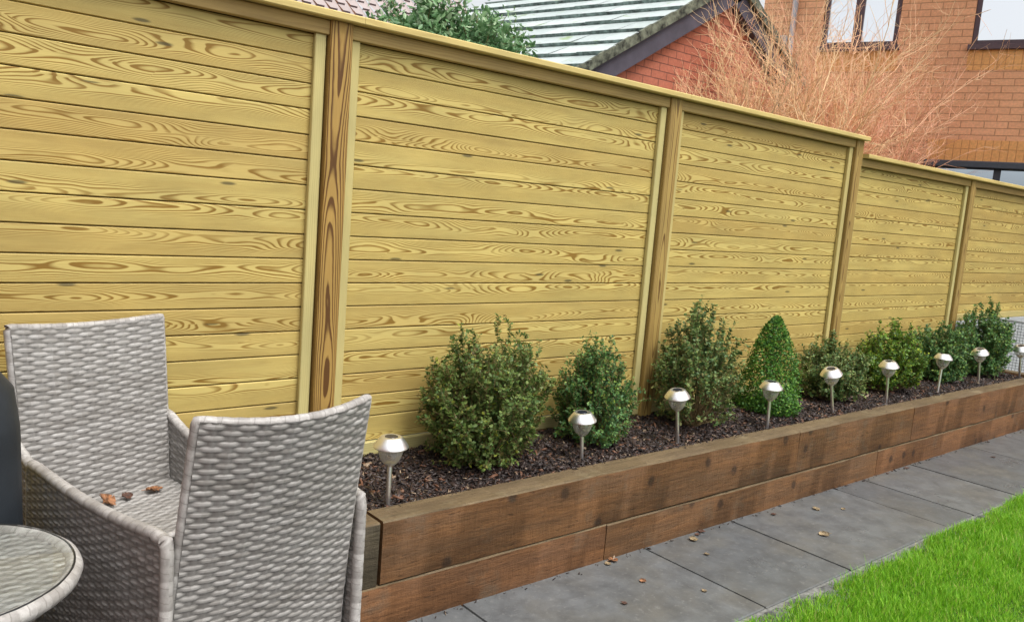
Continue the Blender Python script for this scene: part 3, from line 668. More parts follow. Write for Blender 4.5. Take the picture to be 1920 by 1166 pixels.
    twigs_mesh('stems', segs, M['stem'], root)
    return root
shrub(.592, -.215, .57, 1.03, .375, 'round', M['leaf_mixed'], 1, 'large round box shrub with bronze-green leaves, nearest to the chairs', 380, 3, .0175)
shrub(1.255, -.20, .41, .955, .380, 'round', M['leaf_dark'], 2, 'dark green box shrub narrowing to a pale tip, left of the second fence post', 230, 2, .0160, flat_top=1.05, taper=.75)
shrub(2.03, -.20, .50, 1.045, .382, 'round', M['leaf_olive'], 3, 'loose spiky box shrub with a bare straw-coloured base, right of the second fence post', 230, 14, .019, lowbare=.45)
shrub(2.725, -.205, .385, .945, .380, 'cone', M['leaf_bright'], 4, 'neatly clipped bright green cone of box', 300, 0, .0150, name='topiary_cone', depth=.37)
shrub(3.44, -.20, .43, .840, .385, 'round', M['leaf_olive'], 5, 'grey-green rounded box shrub just right of the clipped cone', 230, 6, .0175, lowbare=.12)
shrub(4.22, -.21, .50, .92, .385, 'round', M['leaf_yellow'], 6, 'yellow-green box shrub with the brightest leaves in the bed', 260, 6, .0195, lowbare=.12)
shrub(5.05, -.20, .46, .875, .385, 'round', M['leaf_dark'], 7, 'mid green box shrub between the yellow-green one and the tall far one', 230, 4, .019)
shrub(5.87, -.21, .62, 1.0, .380, 'round', M['leaf_dark'], 8, 'tall dark green box shrub at the far end of the bed', 300, 9, .020)
# pale new tip on the second shrub
g = np.random.default_rng(31)

# ---------------------------------------------------------------- solar lights
def solar_light(base, capc, h=.285):
    bx, by, bz = base; v = Vector((capc[0]-bx, 0, capc[2]-bz)); L = v.length
    root = empty('solar_light', (bx, by, bz))
    q = Vector((0, 0, 1)).rotation_difference(v.normalized()); root.rotation_mode = 'QUATERNION'; root.rotation_quaternion = q
    z = L - .012   # rim height of the cap
    b = MB(); b.lathe([(.0, -.07), (.0075, -.04), (.0085, 0), (.0085, z-.070), (.0085, z-.068)], 14); b.build('stake', M['steel'], root, smooth=True)
    b = MB(); b.lathe([(.0085, z-.074), (.015, z-.071), (.0185, z-.066), (.0195, z-.060), (.010, z-.058), (0, z-.058)], 20); b.build('collar', M['steel'], root, smooth=True)
    b = MB(); b.lathe([(.0185, z-.066), (.0275, z-.058), (.0365, z-.043), (.0425, z-.025), (.0460, z-.008), (.0470, z+.0015)], 60, ribs=15, ribd=.016); b.build('lens', M['clear'], root, smooth=True)
    b = MB(); b.lathe([(0, z-.022), (.006, z-.022), (.009, z-.012), (.016, z-.004), (.018, z+.001)], 16); b.build('led_holder', M['led'], root, smooth=True)
    b = MB(); b.lathe([(.0, z+.001), (.050, z+.001), (.0615, z-.004), (.0630, z-.001), (.0615, z+.004), (.052, z+.018), (.039, z+.034), (.0365, z+.0355), (.0255, z+.0365), (.024, z+.0355), (0, z+.0355)], 36); c = b.build('cap', M['steel'], root, smooth=True)
    b = MB(); b.lathe([(0, z+.0372), (.0225, z+.0370), (.0235, z+.0360)], 24); b.build('solar_panel', M['solar'], c, smooth=True)
    return root
L1 = [((.006, -.425, .37), (.004, -.425, .602)), ((1.027, -.376, .37), (1.008, -.376, .574)), ((1.693, -.377, .37), (1.652, -.377, .620)), ((2.444, -.398, .37), (2.436, -.398, .603)),
      ((3.114, -.415, .37), (3.032, -.415, .640)), ((3.811, -.407, .37), (3.776, -.407, .636)), ((4.586, -.409, .37), (4.600, -.409, .638)), ((5.339, -.402, .37), (5.276, -.402, .638)), ((6.197, -.406, .37), (6.125, -.406, .622))]
LL = ['solar light closest to the wicker chairs, shining white cap', 'short solar light in front of the gap between the first two box shrubs', 'solar light in front of the straw-based spiky shrub', 'solar light leaning right in front of the clipped green cone',
      'solar light in front of the grey-green rounded shrub', 'solar light in front of the yellow-green shrub', 'solar light leaning right, between the yellow-green and the far dark shrub', 'solar light in front of the tall dark shrub at the far end', 'last solar light, at the far end of the bed before the wire mesh']
for (a, c), l in zip(L1, LL): tag(solar_light(a, c), 'stainless steel '+l, 'garden light', 'solar stake lights along the sleeper edge')

# ---------------------------------------------------------------- wire mesh at the far end
wm = empty('wire_mesh_panel', (6.46, 0, .2), label='galvanised wire mesh panel standing at the far end of the raised bed', cat='wire mesh')
b = MB()
for k in range(24): y = -.58+.025*k; b.tube([(0, y, .05), (0, y, .60)], .0019, 4, caps=False)
for k in range(23): z = .05+.025*k; b.tube([(.002, -.585, z), (.002, 0, z)], .0019, 4, caps=False)
b.build('mesh_wires', M['wire'], wm)
b = MB(); b.tube([(0, -.59, -.2), (0, -.59, .61), (0, .0, .61)], .006, 8); b.build('mesh_frame', M['wire'], wm)

# ---------------------------------------------------------------- wicker chairs
PR, PC = .0128, .036
def weave_grid(name, fn, W, H, parent, nu=None, nv=None, amp=.0026, flipn=False, du=.0055, dv=.0021):
    """fn(U,V) -> points (metres along the panel); displaced basket weave"""
    nu = int(W/du)+2; nv = int(H/dv)+2
    U, Vv = np.meshgrid(np.linspace(0, W, nu), np.linspace(0, H, nv), indexing='ij')
    P = fn(U, Vv); e = 1e-3; dU = fn(U+e, Vv)-P; dV = fn(U, Vv+e)-P
    N = np.cross(dU, dV); N /= np.linalg.norm(N, axis=-1, keepdims=True)+1e-12
    if flipn: N = -N
    rng = np.random.default_rng(len(name)+int(W*1000)+int(H*100))
    row = np.floor(Vv/PR).astype(int); fv = Vv/PR-row; rowj = rng.normal(0, .06, row.max()+3)[row]; ra = (rng.uniform(.75, 1.2, row.max()+3))[row]
    wav = np.sin(U*9+row*.2)*.0010
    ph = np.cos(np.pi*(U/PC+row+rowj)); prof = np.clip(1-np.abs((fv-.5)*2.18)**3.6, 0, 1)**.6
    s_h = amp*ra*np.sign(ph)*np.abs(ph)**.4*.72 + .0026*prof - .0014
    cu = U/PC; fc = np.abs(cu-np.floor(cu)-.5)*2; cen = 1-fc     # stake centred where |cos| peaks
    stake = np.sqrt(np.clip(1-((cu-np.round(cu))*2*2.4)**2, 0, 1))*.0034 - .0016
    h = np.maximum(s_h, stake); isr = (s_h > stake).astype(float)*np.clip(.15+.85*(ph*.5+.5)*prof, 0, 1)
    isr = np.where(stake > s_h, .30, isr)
    P = P + N*h[..., None]
    V = P.reshape(-1, 3); i = np.arange(nu*nv).reshape(nu, nv)
    F = np.c_[i[:-1, :-1].ravel(), i[1:, :-1].ravel(), i[1:, 1:].ravel(), i[:-1, 1:].ravel()]
    if flipn: F = F[:, ::-1]
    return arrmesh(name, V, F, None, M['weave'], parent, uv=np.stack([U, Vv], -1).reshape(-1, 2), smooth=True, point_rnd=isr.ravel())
def trim(name, pts, rad, parent):
    P = [Vector(p) for p in pts]; out = []; rads = []; acc = 0
    for a, c in zip(P[:-1], P[1:]):
        L = (c-a).length; n = max(2, int(L/.005))
        for k in range(n):
            t = k/n; q = a.lerp(c, t); s = acc+L*t; out.append(q); rads.append(rad*(1+.07*abs(math.sin(math.pi*s/.034))))
        acc += L
    out.append(P[-1]); rads.append(rad); b = MB(); b.tube(out, rads, 10)
    return b.build(name, M['trim'], parent, smooth=2)
def smoothpath(pts, n=6):
    P = [Vector(p) for p in pts]; out = []
    for i in range(len(P)-1):
        p0, p1, p2, p3 = P[max(i-1, 0)], P[i], P[i+1], P[min(i+2, len(P)-1)]
        for k in range(n):
            t = k/n; out.append(.5*((2*p1)+(-p0+p2)*t+(2*p0-5*p1+4*p2-p3)*t*t+(-p0+3*p1-3*p2+p3)*t**3))
    out.append(P[-1]); return out
def chair(loc, yaw, w, H, rec, bow, fl, hb, hf, d, label, sh=.455, sd=.40, splay=0.0):
    """front faces local -y; origin on the floor below the back of the seat"""
    root = empty('wicker_chair', loc, yaw, label=label, cat='chair', group='wicker chairs pushed together by the fence')
    zb = .09; SX = w/2+.022
    def backS(U, Vv, off=0.0):
        z = zb+Vv; t = np.clip((z-.30)/(H-.30), 0, 1); s = (U/w-.5)*2; ww = w/2+fl/2*t
        y = rec*t**1.35 + bow*(1-s*s)*t + off
        return np.stack([s*ww, y+0*z, z+.014*t*s*s], -1)
    Hh = H-zb
    bk = weave_grid('backrest', lambda U, V_: backS(U, V_, .014), w, Hh, root, flipn=True)
    def bf(U, V_): V2 = V_+(sh-zb-.01); return backS(U, V2, -.014)
    fr = weave_grid('backrest_front', bf, w, H-sh+.01, bk, flipn=False)
    def ed(s, z):
        q = backS(np.array((s+1)/2*w), np.array(z-zb)); return tuple(q)
    top = [ed(s, H-.002) for s in np.linspace(-1, 1, 15)]
    left = [ed(-1, z) for z in np.linspace(zb, H-.003, 14)]; right = [ed(1, z) for z in np.linspace(H-.003, zb, 14)]
    trim('backrest_trim', left+top[1:-1]+right, .0120, bk)
    # seat
    def seatS(U, V_): x = (U/(2*SX-.03)-.5)*(2*SX-.03); return np.stack([x, -V_+.0, sh-.010*np.sin(np.pi*np.clip(V_/sd, 0, 1))+0*x], -1)
    st = weave_grid('seat', seatS, 2*SX-.03, sd, root, flipn=True)
    def frontS(U, V_): x = U-(SX-.015); return np.stack([x, np.full_like(x, -sd), sh-V_+0*x], -1)
    weave_grid('front_panel', frontS, 2*SX-.03, sh-.12, root, flipn=True, du=.009, dv=.004)
    trim('seat_trim', [(-SX+.02, -sd, sh-.004), (SX-.02, -sd, sh-.004)], .011, st)
    y0 = .045
    def armz(y): t = np.clip((y0-y)/(y0+d), 0, 1); return hb+(hf-hb)*(t**.85) - .020*np.sin(np.pi*t)
    for sx in (-1, 1):
        sp = None
        for off, fl_ in ((.013, sx < 0), (-.013, sx > 0)):
            def sideS(U, V_, off=off):
                y = y0-U; top_ = armz(y); z = top_-(top_-zb)*(V_/(hb-zb)); return np.stack([sx*(SX+off+splay*U/(y0+d)), y, z], -1)
            # normal outwards
            test = weave_grid('side_panel' if sp is None else 'side_panel_inner', sideS, y0+d, hb-zb, sp or root, flipn=not fl_)
            if sp is None: sp = test
        ys = np.linspace(y0, -d, 16); path = [(sx*SX, y0+.006, zb)]+[(sx*SX, y0+.006, z) for z in np.linspace(.2, hb-.03, 5)]+[(sx*SX, y0, hb-.006)]
        sf = SX+splay
        path += [(sx*(SX+splay*(y0-y)/(y0+d)), y, float(armz(y))+.004) for y in ys[1:-1]]+[(sx*sf, -d+.004, hf+.001), (sx*sf, -d-.006, hf-.02)]+[(sx*sf, -d-.006, z) for z in np.linspace(hf-.08, zb, 5)]
        trim('arm_trim', path, .0145, sp)
        for yy, lx in ((y0-.01, SX), (-d+.01, sf)):
            b = MB(); b.box(sx*lx-.017, sx*lx+.017, yy-.017, yy+.017, .0, zb+.02, axis=2, c=.004, r=.5, u0=0); b.build('leg', M['trim'], root, smooth=True)
    return root
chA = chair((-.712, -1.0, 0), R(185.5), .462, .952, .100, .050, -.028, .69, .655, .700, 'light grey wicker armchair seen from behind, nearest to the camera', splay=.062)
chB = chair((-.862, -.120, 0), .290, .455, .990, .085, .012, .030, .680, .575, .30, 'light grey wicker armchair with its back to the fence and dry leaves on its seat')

# ---------------------------------------------------------------- round table
tx, ty, tz, tr = -1.372, -.960, .666, .250
tb = empty('round_table', (tx, ty, 0), label='small round wicker table with a glass top at the left edge', cat='table')
def discS(U, V_): x = U-tr*.96; y = V_-tr*.96; rr_ = np.sqrt(x*x+y*y)+1e-6; k = np.minimum(1, (tr*.965)/rr_); return np.stack([x*k, y*k, np.full_like(x, tz-.016)], -1)
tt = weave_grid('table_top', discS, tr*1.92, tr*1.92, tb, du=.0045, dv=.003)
b = MB(); pts = [(tr*math.cos(a), tr*math.sin(a), tz-.020) for a in np.linspace(0, 2*math.pi, 64)]; 
b.tube(pts, [.017*(1+.06*abs(math.sin(k*.9))) for k in range(64)], 10, caps=False); b.build('table_rim', M['trim'], tt, smooth=2)
b = MB(); b.lathe([(0, -.022), (tr*.93, -.022), (tr*.93, -.045), (tr*.90, -.048)], 48, c=(0, 0, tz-.012)); b.build('apron', M['trim'], tb, smooth=True)
b = MB(); b.lathe([(0, 0), (tr-.004, 0), (tr, .002), (tr, .005), (tr-.003, .007), (0, .007)], 64, c=(0, 0, tz-.004)); b.build('glass_top', M['tglass'], tb, smooth=True)
b = MB(); pts = [((tr+.0015)*math.cos(a), (tr+.0015)*math.sin(a), tz-.0035) for a in np.linspace(0, 2*math.pi, 64)]; b.tube(pts, .0024, 6, caps=False); b.build('gasket', M['rubber'], tb, smooth=2)
for a in (.6, 2.17, 3.74, 5.31):
    trim('leg', [(tr*.80*math.cos(a), tr*.80*math.sin(a), tz-.03), (tr*.72*math.cos(a), tr*.72*math.sin(a), .30), (tr*.86*math.cos(a), tr*.86*math.sin(a), 0)], .016, tb)

# ---------------------------------------------------------------- dark cover
cv = MB(); prof = [(.235, 0), (.240, .25), (.238, .55), (.234, .80), (.222, .90), (.175, .965), (.10, 1.01), (0, 1.03)]
n = 56
for i in range(len(prof)-1):
    for k in range(n):
        def P(q, k):
            a = 2*math.pi*k/n; c, s = math.cos(a), math.sin(a); e = (abs(c)**3.0+abs(s)**3.0)**(-1/3.0); fold = 1+(.022*math.sin(a*9+q[1]*2)+.012*math.sin(a*17+1))*max(0, 1-q[1]/1.0)
            return (q[0]*e*c*fold, q[0]*e*s*fold, q[1])
        if prof[i+1][0] < 1e-6: cv.face([P(prof[i], k), P(prof[i], k+1), P(prof[i+1], k)])
        else: cv.face([P(prof[i], k), P(prof[i], k+1), P(prof[i+1], k+1), P(prof[i+1], k)])
o = cv.build('garden_cover', M['cover'], None, smooth=2); o.location = (-1.403, -.50, 0.035); o.rotation_euler = (0, 0, .25)
tag(o, 'dark blue-grey fabric cover draped over something upright at the left edge', 'cover')

# ---------------------------------------------------------------- fallen leaves
def leaf(loc, s, mat, rz, label, group=None, curl=.5, tilt=0):
    b = MB(); g = random.Random(int(loc[0]*1000)); n = 9; pts = []
    for k in range(n+1):
        t = k/n; w = math.sin(math.pi*t)**.7*.42*(1+.30*math.sin(k*2.7))
        pts.append((t-.5, w+.02, curl*.35*abs(t-.5)+.10*g.random())); 
    pts2 = [(p[0], -p[1]*(.9+.2*g.random()), p[2]+.08*g.random()) for p in pts]; ctr = [(p[0], 0, -.02+curl*.12*abs(p[0])) for p in pts]
    for A in (pts, pts2):
        for k in range(n): b.face([tuple(c*s for c in q) for q in (ctr[k], ctr[k+1], A[k+1], A[k])])
    b.tube([tuple(c*s for c in q) for q in ((-.5, 0, .04), (-.75, .03, .03))], s*.02, 4)
    o = b.build('fallen_leaf', mat, None); o.location = loc; o.rotation_euler = (tilt, .1, rz)
    return tag(o, label, 'leaf', group)
SZ = .457
leaf((-.868, -.195, SZ+.008), .060, M['leaf_dry'], 1.0, 'curled orange-brown leaf standing on the wicker seat, largest of three', 'dry leaves on the chair seat', .9, .7)
leaf((-.805, -.175, SZ+.005), .036, M['leaf_dry2'], .3, 'small dark curled leaf in the middle of the wicker seat back', 'dry leaves on the chair seat', .9, .4)
leaf((-.715, -.150, SZ+.004), .055, M['leaf_dry'], .15, 'flat narrow brown leaf at the right of the wicker seat back', 'dry leaves on the chair seat', .3)
pl = [((1.03, -.612), .055, 'leaf_dry'), ((.985, -.625), .035, 'leaf_pale'), ((.995, -.812), .035, 'leaf_dry'), ((.786, -.902), .030, 'leaf_dry2'), ((1.651, -.605), .045, 'leaf_dry2'), ((1.60, -.62), .03, 'leaf_dry2'), ((1.537, -.646), .055, 'leaf_pale'),
      ((1.455, -.784), .030, 'leaf_pale'), ((2.188, -.652), .035, 'leaf_dry2'), ((2.179, -.939), .065, 'leaf_pale'), ((2.478, -.724), .05, 'leaf_pale'), ((4.659, -.807), .04, 'leaf_dry2'), ((3.76, -.62), .035, 'leaf_dry2'), ((2.62, -.80), .03, 'leaf_pale'), ((1.15, -1.0), .028, 'leaf_pale')]
for k, ((x, y), s, m) in enumerate(pl):
    big = m == 'leaf_pale'
    leaf((x, y, .005), s*.85, M[m], k*1.7, {'leaf_dry': 'orange-brown dry leaf on the slate path close to the sleepers', 'leaf_dry2': 'small dark brown dry leaf lying on the slate path', 'leaf_pale': 'pale straw-coloured leaf scrap lying on the slate path'}[m], 'dry leaves on the path, '+{'leaf_dry': 'orange', 'leaf_dry2': 'dark', 'leaf_pale': 'pale'}[m], .2)

# ---------------------------------------------------------------- brick house beyond the fence
az = R(111); dv = Vector((math.cos(az), math.sin(az), 0)); nv_ = Vector((-math.sin(az), math.cos(az), 0))   # nv_ points away? fixed below
P0 = Vector((7.861, 1.663, 0))
if nv_.dot(Vector((-1.5, -2.8, 0))-P0) > 0: nv_ = -nv_              # nv_ points away from the camera
house = empty('brick_house', P0, az, label='orange brick house with brown-framed windows beyond the fence', cat='house')
# local frame: x along the wall (to the left in the picture), local +y = perpendicular
ly = 1 if Vector((-math.sin(az), math.cos(az), 0)).dot(nv_) > 0 else -1    # sign of "away"
def hq(b, s0, s1, z0, z1, dep=0.0, r=.5, mi=0):
    y = ly*dep; b.face([(s1, y, z0), (s0, y, z0), (s0, y, z1), (s1, y, z1)], [(-s1, z0), (-s0, z0), (-s0, z1), (-s1, z1)], r, mi)
def hbox(b, s0, s1, d0, d1, z0, z1, **kw): b.box(s0, s1, min(ly*d0, ly*d1), max(ly*d0, ly*d1), z0, z1, **kw)
ZT = 5.3; SL, SR = 1.72, -7.0
holes = [(.186, 1.016, 3.60, 4.75), (-1.75, -.551, 3.585, 4.75), (-3.4, -.27, .05, 2.345)]
ss = sorted({SR, SL, *[h[0] for h in holes], *[h[1] for h in holes]}); zz = sorted({-.03, ZT, *[h[2] for h in holes], *[h[3] for h in holes]})
b = MB()
for s0, s1 in zip(ss[:-1], ss[1:]):
    for z0, z1 in zip(zz[:-1], zz[1:]):
        if any(h[0]-1e-6 <= s0 and s1 <= h[1]+1e-6 and h[2]-1e-6 <= z0 and z1 <= h[3]+1e-6 for h in holes): continue
        hq(b, s0, s1, z0, z1)
for h in holes:      # reveals
    for s in h[:2]: b.face([(s, 0, h[2]), (s, ly*.10, h[2]), (s, ly*.10, h[3]), (s, 0, h[3])], [(0, h[2]), (.1, h[2]), (.1, h[3]), (0, h[3])])
    for z in h[2:]: b.face([(h[0], 0, z), (h[1], 0, z), (h[1], ly*.10, z), (h[0], ly*.10, z)], [(h[0], 0), (h[1], 0), (h[1], .1), (h[0], .1)])
DP = 7.0
b.face([(SL, 0, -.03), (SL, ly*DP, -.03), (SL, ly*DP, ZT), (SL, 0, ZT)], [(0, 0), (DP, 0), (DP, ZT), (0, ZT)])
b.face([(SR, 0, -.03), (SR, ly*DP, -.03), (SR, ly*DP, ZT), (SR, 0, ZT)], [(0, 0), (DP, 0), (DP, ZT), (0, ZT)])
b.face([(SL, ly*DP, -.03), (SR, ly*DP, -.03), (SR, ly*DP, ZT), (SL, ly*DP, ZT)], [(0, 0), (8.7, 0), (8.7, ZT), (0, ZT)])
for s in (SL, SR): b.face([(s, 0, ZT), (s, ly*DP, ZT), (s, ly*DP/2, ZT+2.2)], [(0, ZT), (DP, ZT), (DP/2, ZT+2.2)])
b.build('wall', M['brick'], house)
b = MB()
for s0, s1, z0, z1 in ((.16, 1.04, 3.318, 3.543), (-1.78, -.535, 3.325, 3.55-.01), (-3.43, -.262, 2.348, 2.573)): hbox(b, s0, s1, -.004, .02, z0, z1, axis=0, c=.001, r=.5, u0=s0)
# soldier courses need upright bricks: uv x along wall, y up
b2 = MB()
for s0, s1, z0, z1 in ((.16, 1.04, 3.318, 3.540), (-1.78, -.535, 3.318, 3.540), (-3.43, -.262, 2.348, 2.573)):
    hq(b2, s0, s1, z0, z1, -.004); 
    b2.face([(s0, 0, z0), (s1, 0, z0), (s1, -ly*.004, z0), (s0, -ly*.004, z0)]); b2.face([(s0, 0, z1), (s1, 0, z1), (s1, -ly*.004, z1), (s0, -ly*.004, z1)])
b2.build('soldier_course', M['soldier'], house)
def window(s0, s1, z0, z1, mulls, fm, pm, sill=True):
    w = empty('window'); w.parent = house; f = MB(); fw = .055
    hbox(f, s0+.002, s0+fw, .03, .095, z0+.002, z1-.002, axis=2, c=.004); hbox(f, s1-fw, s1-.002, .03, .095, z0+.002, z1-.002, axis=2, c=.004)
    hbox(f, s0+fw, s1-fw, .032, .093, z0+.002, z0+fw, axis=0, c=.004); hbox(f, s0+fw, s1-fw, .032, .093, z1-fw, z1-.002, axis=0, c=.004)
    for m, mw in mulls: hbox(f, m-mw/2, m+mw/2, .034, .091, z0+fw, z1-fw, axis=2, c=.004)
    f.build('frame', fm, w)
    g = MB(); hq(g, s0+fw-.004, s1-fw+.004, z0+fw-.004, z1-fw+.004, .066); g.build('pane', pm, w)
    if sill: q = MB(); hbox(q, s0-.03, s1+.03, -.045, .03, z0-.058, z0, axis=0, c=.006); q.build('sill', fm, w)
window(.186, 1.016, 3.60, 4.75, [(.63, .10)], M['frame'], M['pane']); window(-1.75, -.551, 3.585, 4.75, [(-1.15, .08)], M['frame'], M['pane'])
window(-3.4, -.27, .05, 2.345, [(-.98, .07), (-1.8, .07), (-2.6, .07)], M['frame_g'], M['pane2'], False)
b = MB(); hbox(b, -3.45, -.255, -.05, .0, 2.270, 2.346, axis=0, c=.01); b.build('door_canopy', M['frame_g'], house)
b = MB(); b.tube([(1.345, -ly*.05, 0), (1.345, -ly*.05, ZT)], .034, 14); b.build('downpipe', M['pipe'], house, smooth=2)
b = MB(); hbox(b, 1.385, 1.545, -.09, 0, 3.60, 3.73, axis=0, c=.015); b.build('wall_vent', M['pipe'], house)
b = MB()
rf = lambda s, d: (s, ly*d, ZT+.05+2.2*(1-abs(d-DP/2)/(DP/2)))
for d0, d1 in ((-.4, DP/2), (DP/2, DP+.4)):
    for sl in range(12):
        a = d0+(d1-d0)*sl/12; c = d0+(d1-d0)*(sl+1)/12; lift = .03
        A, B_, C_, D_ = rf(SL+.2, a), rf(SR-.2, a), rf(SR-.2, c), rf(SL+.2, c)
        up = lambda p, k: (p[0], p[1], p[2]+k)
        k0, k1 = (lift, 0) if d0 < 0 else (0, lift)
        b.face([up(A, k0), up(B_, k0), up(C_, k1), up(D_, k1)]); 
        if d0 < 0: b.face([A, B_, up(B_, k0), up(A, k0)])
        else: b.face([D_, C_, up(C_, k1), up(D_, k1)])
hr = b.build('roof', M['pantile'], house)
q = MB(); q.tube([(SL+.2, -ly*.43, ZT-.08), (SR-.2, -ly*.43, ZT-.08)], .06, 12); q.build('gutter', M['white_pl'], hr, smooth=2)

# ---------------------------------------------------------------- garage with mossy roof
GY = 2.531; ra = R(104); rd = Vector((math.cos(ra), math.sin(ra), 0))
A = Vector((3.583, GY-.10, 2.721)); ap = Vector((5.56, GY-.10, 3.888)); E2 = Vector((7.55, GY-.10, 3.888-.59*2.0)); Lr = 3.25
gar = empty('brick_garage', (0, 0, 0), label='red brick outbuilding with a pale mossy tiled roof, left of the bare shrub', cat='outbuilding')
sl = (ap.z-A.z)/(ap.x-A.x)
E1 = Vector((2.75, GY-.10, A.z-sl*(A.x-2.75)))
b = MB(); b3 = MB()
def slope(E, Ap, mir, b, b3):
    L = (Ap-E).length; rows = int(round(L/.305)); d = (Ap-E)/rows; nrm = (Ap-E).cross(rd).normalized(); nrm = nrm if nrm.z > 0 else -nrm
    for i in range(rows):
        p, q = E+d*i, E+d*(i+1)+d*.12; r = (i*.137) % 1; tl = 11
        for j in range(tl):
            a0, a1 = Lr*j/tl, Lr*(j+1)/tl; jit = random.uniform(-.004, .004)
            v = [p+rd*a0+nrm*(.048+jit), p+rd*a1+nrm*(.048+jit), q+rd*a1+nrm*.012, q+rd*a0+nrm*.012]
            u = [(a0, 0), (a1, 0), (a1, .2), (a0, .2)]; b.face(v, u, (r+j*.31) % 1, 0)
            lo = [p+rd*a0+nrm*(.002), p+rd*a1+nrm*(.002)]; b.face([lo[0], lo[1], v[1], v[0]], None, r, 1)
        b.face([p+nrm*.0, p+nrm*.046, q+nrm*.012, q], None, r, 1)
slope(E1, ap, 1, b, b3); slope(E2, ap, -1, b, b3)
gr_ = b.build('roof', [M['tile'], M['tile_edge']], gar)
b = MB()
for E, o in ((E1, 1), (E2, -1)):
    d = (ap-E); n_ = Vector((0, -1, 0)); up = Vector((-d.z, 0, d.x)).normalized(); up = up if up.z > 0 else -up
    N = 30
    for i in range(N):
        p, q = E+d*(i/N), E+d*((i+1)/N); w = .004*math.sin(i*2.1)
        pr = lambda P: [P+up*(.050+w), P+up*(.050+w)+n_*.035, P-up*.035+n_*.030, P-up*.035+n_*-.02]
        X, Y = pr(p), pr(q)
        for k in range(3): b.face([X[k], Y[k], Y[k+1], X[k+1]])
b.build('verge', M['mossy'], gr_)
b = MB()          # barge board / soffit
for E in (E1, E2):
    d = (ap-E); up = Vector((-d.z, 0, d.x)).normalized(); up = up if up.z > 0 else -up
    X = [E-up*.036+Vector((0, .01, 0)), ap-up*.036+Vector((0, .01, 0)), ap-up*.205+Vector((0, .01, 0)), E-up*.205+Vector((0, .01, 0))]
    Y = [v+Vector((0, .088, 0)) for v in X]
    b.face(X); b.face(Y[::-1]); b.face([X[2], X[3], Y[3], Y[2]])
b.build('bargeboard', M['soffit'], gr_)
b = MB(); ex0, ex1 = E1.x+.20, E2.x-.20; zz_ = E1.z-.05
pts = [(ex0, zz_), (ex0, -.03), (ex1, -.03), (ex1, zz_), (ap.x, ap.z-.12)]
b.face([(x, GY, z) for x, z in pts], pts)
back = rd*(Lr-.1)
b.face([(ex0, GY, -.03), (ex0, GY, zz_), (ex0+back.x, GY+back.y, zz_), (ex0+back.x, GY+back.y, -.03)], [(0, 0), (0, zz_), (3, zz_), (3, 0)])
b.face([(ex1, GY, -.03), (ex1, GY, zz_), (ex1+back.x, GY+back.y, zz_), (ex1+back.x, GY+back.y, -.03)], [(0, 0), (0, zz_), (3, zz_), (3, 0)])
b.face([(x+back.x, GY+back.y, z) for x, z in pts], pts)
b.build('wall', M['brick_g'], gar)

# ---------------------------------------------------------------- far house, brown roof
D0 = Vector((7.05, 13.19, 5.02)); fh = empty('far_house', (0, 0, 0), label='distant house with a brown tiled roof and white gutter, top of the picture', cat='house')
b = MB(); xl, xr = -6.0, 12.2; pitch = R(38); rows = 16
for i in range(rows):
    for j in range(int((xr-xl)/.30)):
        x0 = xl+j*.30; x1 = x0+.30; hip = i*.33*math.cos(pitch)*.55
        if x1 > xr - hip: continue
        y0, z0 = D0.y+i*.33*math.cos(pitch), D0.z+i*.33*math.sin(pitch); y1, z1 = y0+.33*math.cos(pitch), z0+.33*math.sin(pitch)
        k = .05; ny, nz = -math.sin(pitch)*k, math.cos(pitch)*k; m = x0+.17
        b.face([(x0, y0+ny, z0+nz), (m, y0+ny, z0+nz), (m, y1+ny*.2, z1+nz*.2), (x0, y1+ny*.2, z1+nz*.2)], [(x0, i*.33), (m, i*.33), (m, i*.33+.32), (x0, i*.33+.32)], 0, 0)
        b.face([(m, y0, z0), (x1, y0, z0), (x1, y1, z1), (m, y1, z1)], [(x0, i*.33)]*4, 0, 0)
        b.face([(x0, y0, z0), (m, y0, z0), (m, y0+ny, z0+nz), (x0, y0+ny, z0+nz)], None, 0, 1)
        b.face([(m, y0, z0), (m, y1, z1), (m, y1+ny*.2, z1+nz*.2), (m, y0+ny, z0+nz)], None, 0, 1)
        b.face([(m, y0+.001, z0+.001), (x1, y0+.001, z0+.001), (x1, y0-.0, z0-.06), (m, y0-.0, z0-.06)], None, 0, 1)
fr = b.build('roof', [M['pantile'], M['tile_side']], fh)
b = MB(); b.box(xl, xr, D0.y-.16, D0.y-.02, D0.z-.16, D0.z+.02, axis=0, c=.04); b.build('gutter', M['white_pl'], fr)
b = MB(); b.box(xl+.2, xr-.2, D0.y+.3, D0.y+8, -.03, D0.z-.02, axis=0, c=.01); b.build('wall', M['brick'], fh)
b = MB(); 
b.face([(xl, D0.y+rows*.33*math.cos(pitch), D0.z+rows*.33*math.sin(pitch)), (xr-3.5, D0.y+rows*.33*math.cos(pitch), D0.z+rows*.33*math.sin(pitch)), (xr, D0.y+8.3, D0.z), (xl, D0.y+8.3, D0.z)], None, 0, 0)
b.build('rear_slope', M['pantile'], fr)

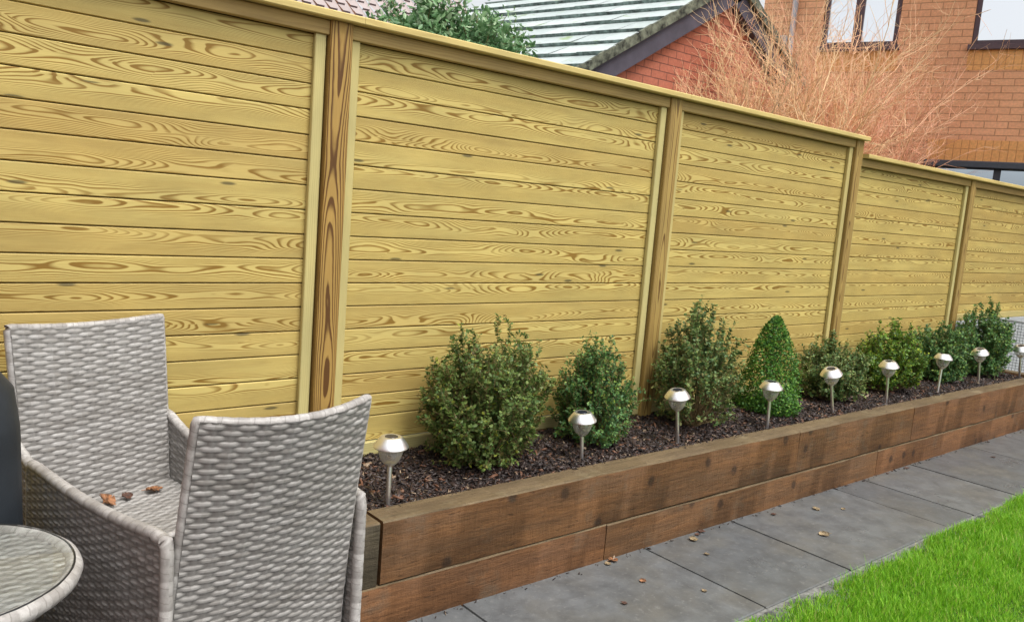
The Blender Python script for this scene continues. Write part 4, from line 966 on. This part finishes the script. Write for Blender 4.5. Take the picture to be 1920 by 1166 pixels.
# ---------------------------------------------------------------- tree behind the fence
g = np.random.default_rng(77)
tree = empty('evergreen_tree', (1.72, 1.75, .13), label='round-headed green tree with glossy leaves behind the tallest fence panel', cat='tree')
segs = []; P = []; D = []
lumps = [(-.55, .0, 2.02, .40), (-.25, .1, 2.28, .42), (.10, -.05, 2.26, .40), (.38, .1, 2.10, .36), (.62, 0, 1.86, .30), (-.05, -.25, 1.95, .45), (.35, -.3, 1.80, .38), (-.42, -.25, 1.80, .40)]
for (x, y, z, r) in lumps:
    c = np.array([x, y, z]); pts = np.array([[0, 0, .9], [x*.3, y*.3, 1.3], c]); 
    for j in range(2): segs.append([*pts[j], *pts[j+1], .03-.01*j, .018-.006*j])
    for k in range(110):
        dd = g.normal(size=3); dd[2] = abs(dd[2])*.9-.25; dd /= np.linalg.norm(dd); tip = c+dd*r*g.uniform(.65, 1.12); segs.append([*c, *tip, .006, .002])
        n = 34; t = g.uniform(.5, 1.05, n)[:, None]; P.append(c+(tip-c)*t+g.normal(0, .028, (n, 3))); D.append(np.tile(dd, (n, 1))+g.normal(0, .4, (n, 3)))
P = np.concatenate(P); D = np.concatenate(D)
leaves_mesh('crown', P, D, .048, M['leaf_tree'], tree, g, asp=.5)
segs.append([0, 0, -.13, 0, 0, .95, .05, .035]); twigs_mesh('trunk', segs, M['stem'], tree)

# ---------------------------------------------------------------- bare orange-red shrub
g = np.random.default_rng(5)
tw = empty('bare_shrub', (5.95, 1.75, 0), label='leafless shrub with a dense fan of orange and red twigs behind the fence', cat='shrub')
segs = []; rn = []
def grow(p, d, L, r, lev, red):
    m = 5; pts = [p]; dd = d.copy()
    for i in range(m):
        dd = dd+g.normal(0, .10, 3); dd[2] += .03*(1 if lev < 2 else .5); dd /= np.linalg.norm(dd); pts.append(pts[-1]+dd*L/m)
    for i in range(m): segs.append([*pts[i], *pts[i+1], r*(1-.10*i), r*(1-.10*(i+1))]); rn.append(red)
    if lev >= 3: return
    for i in range(1, m+1):
        for q in range({0: 2, 1: 2, 2: 2}[lev]):
            if g.random() < (.95, .8, .45)[lev]:
                nd = dd*.9+g.normal(0, .55, 3); nd[2] += .12; nd /= np.linalg.norm(nd)
                grow(pts[i], nd, L*g.uniform(.30, .52), r*.55, lev+1, min(1, red+g.uniform(0, .22)))
for k in range(135):
    a = g.uniform(0, 2*np.pi); e = g.uniform(.12, 1.0)**.8
    lean = np.array([math.cos(a)*e*(.50 if math.cos(a) > 0 else .66), math.sin(a)*e*.30, 1.0]); lean /= np.linalg.norm(lean)
    grow(np.array([g.normal(0, .22), g.normal(0, .10), .3]), lean, g.uniform(1.3, 2.75)*(1-.22*e), .0105, 0, max(0, min(1, .15+.45*math.cos(a)*e+g.normal(0, .1))))
kk = [i for i, q in enumerate(segs) if q[1] > -1.5 and q[4] > -1.5]; segs = [segs[i] for i in kk]; rn = [rn[i] for i in kk]
twigs_mesh('branches', segs, M['twig'], tw, rn)
print('twig segs', len(segs))

# ---------------------------------------------------------------- unseen wall added left of the patio to shade the chairs' outer sides
b = MB(); b.box(-2.75, -2.53, -3.6, .0, -.03, 2.15, axis=1, c=.003, r=.4)
gw = b.build('added_shade_wall', M['brick_g']); tag(gw, 'unseen dark red brick wall added to shade the chairs from the left', 'wall')
b = MB(); b.box(-2.78, -2.50, -3.62, .02, 2.15, 2.21, axis=1, c=.01, r=.4); b.build('shade_wall_coping', M['mortar'], gw)
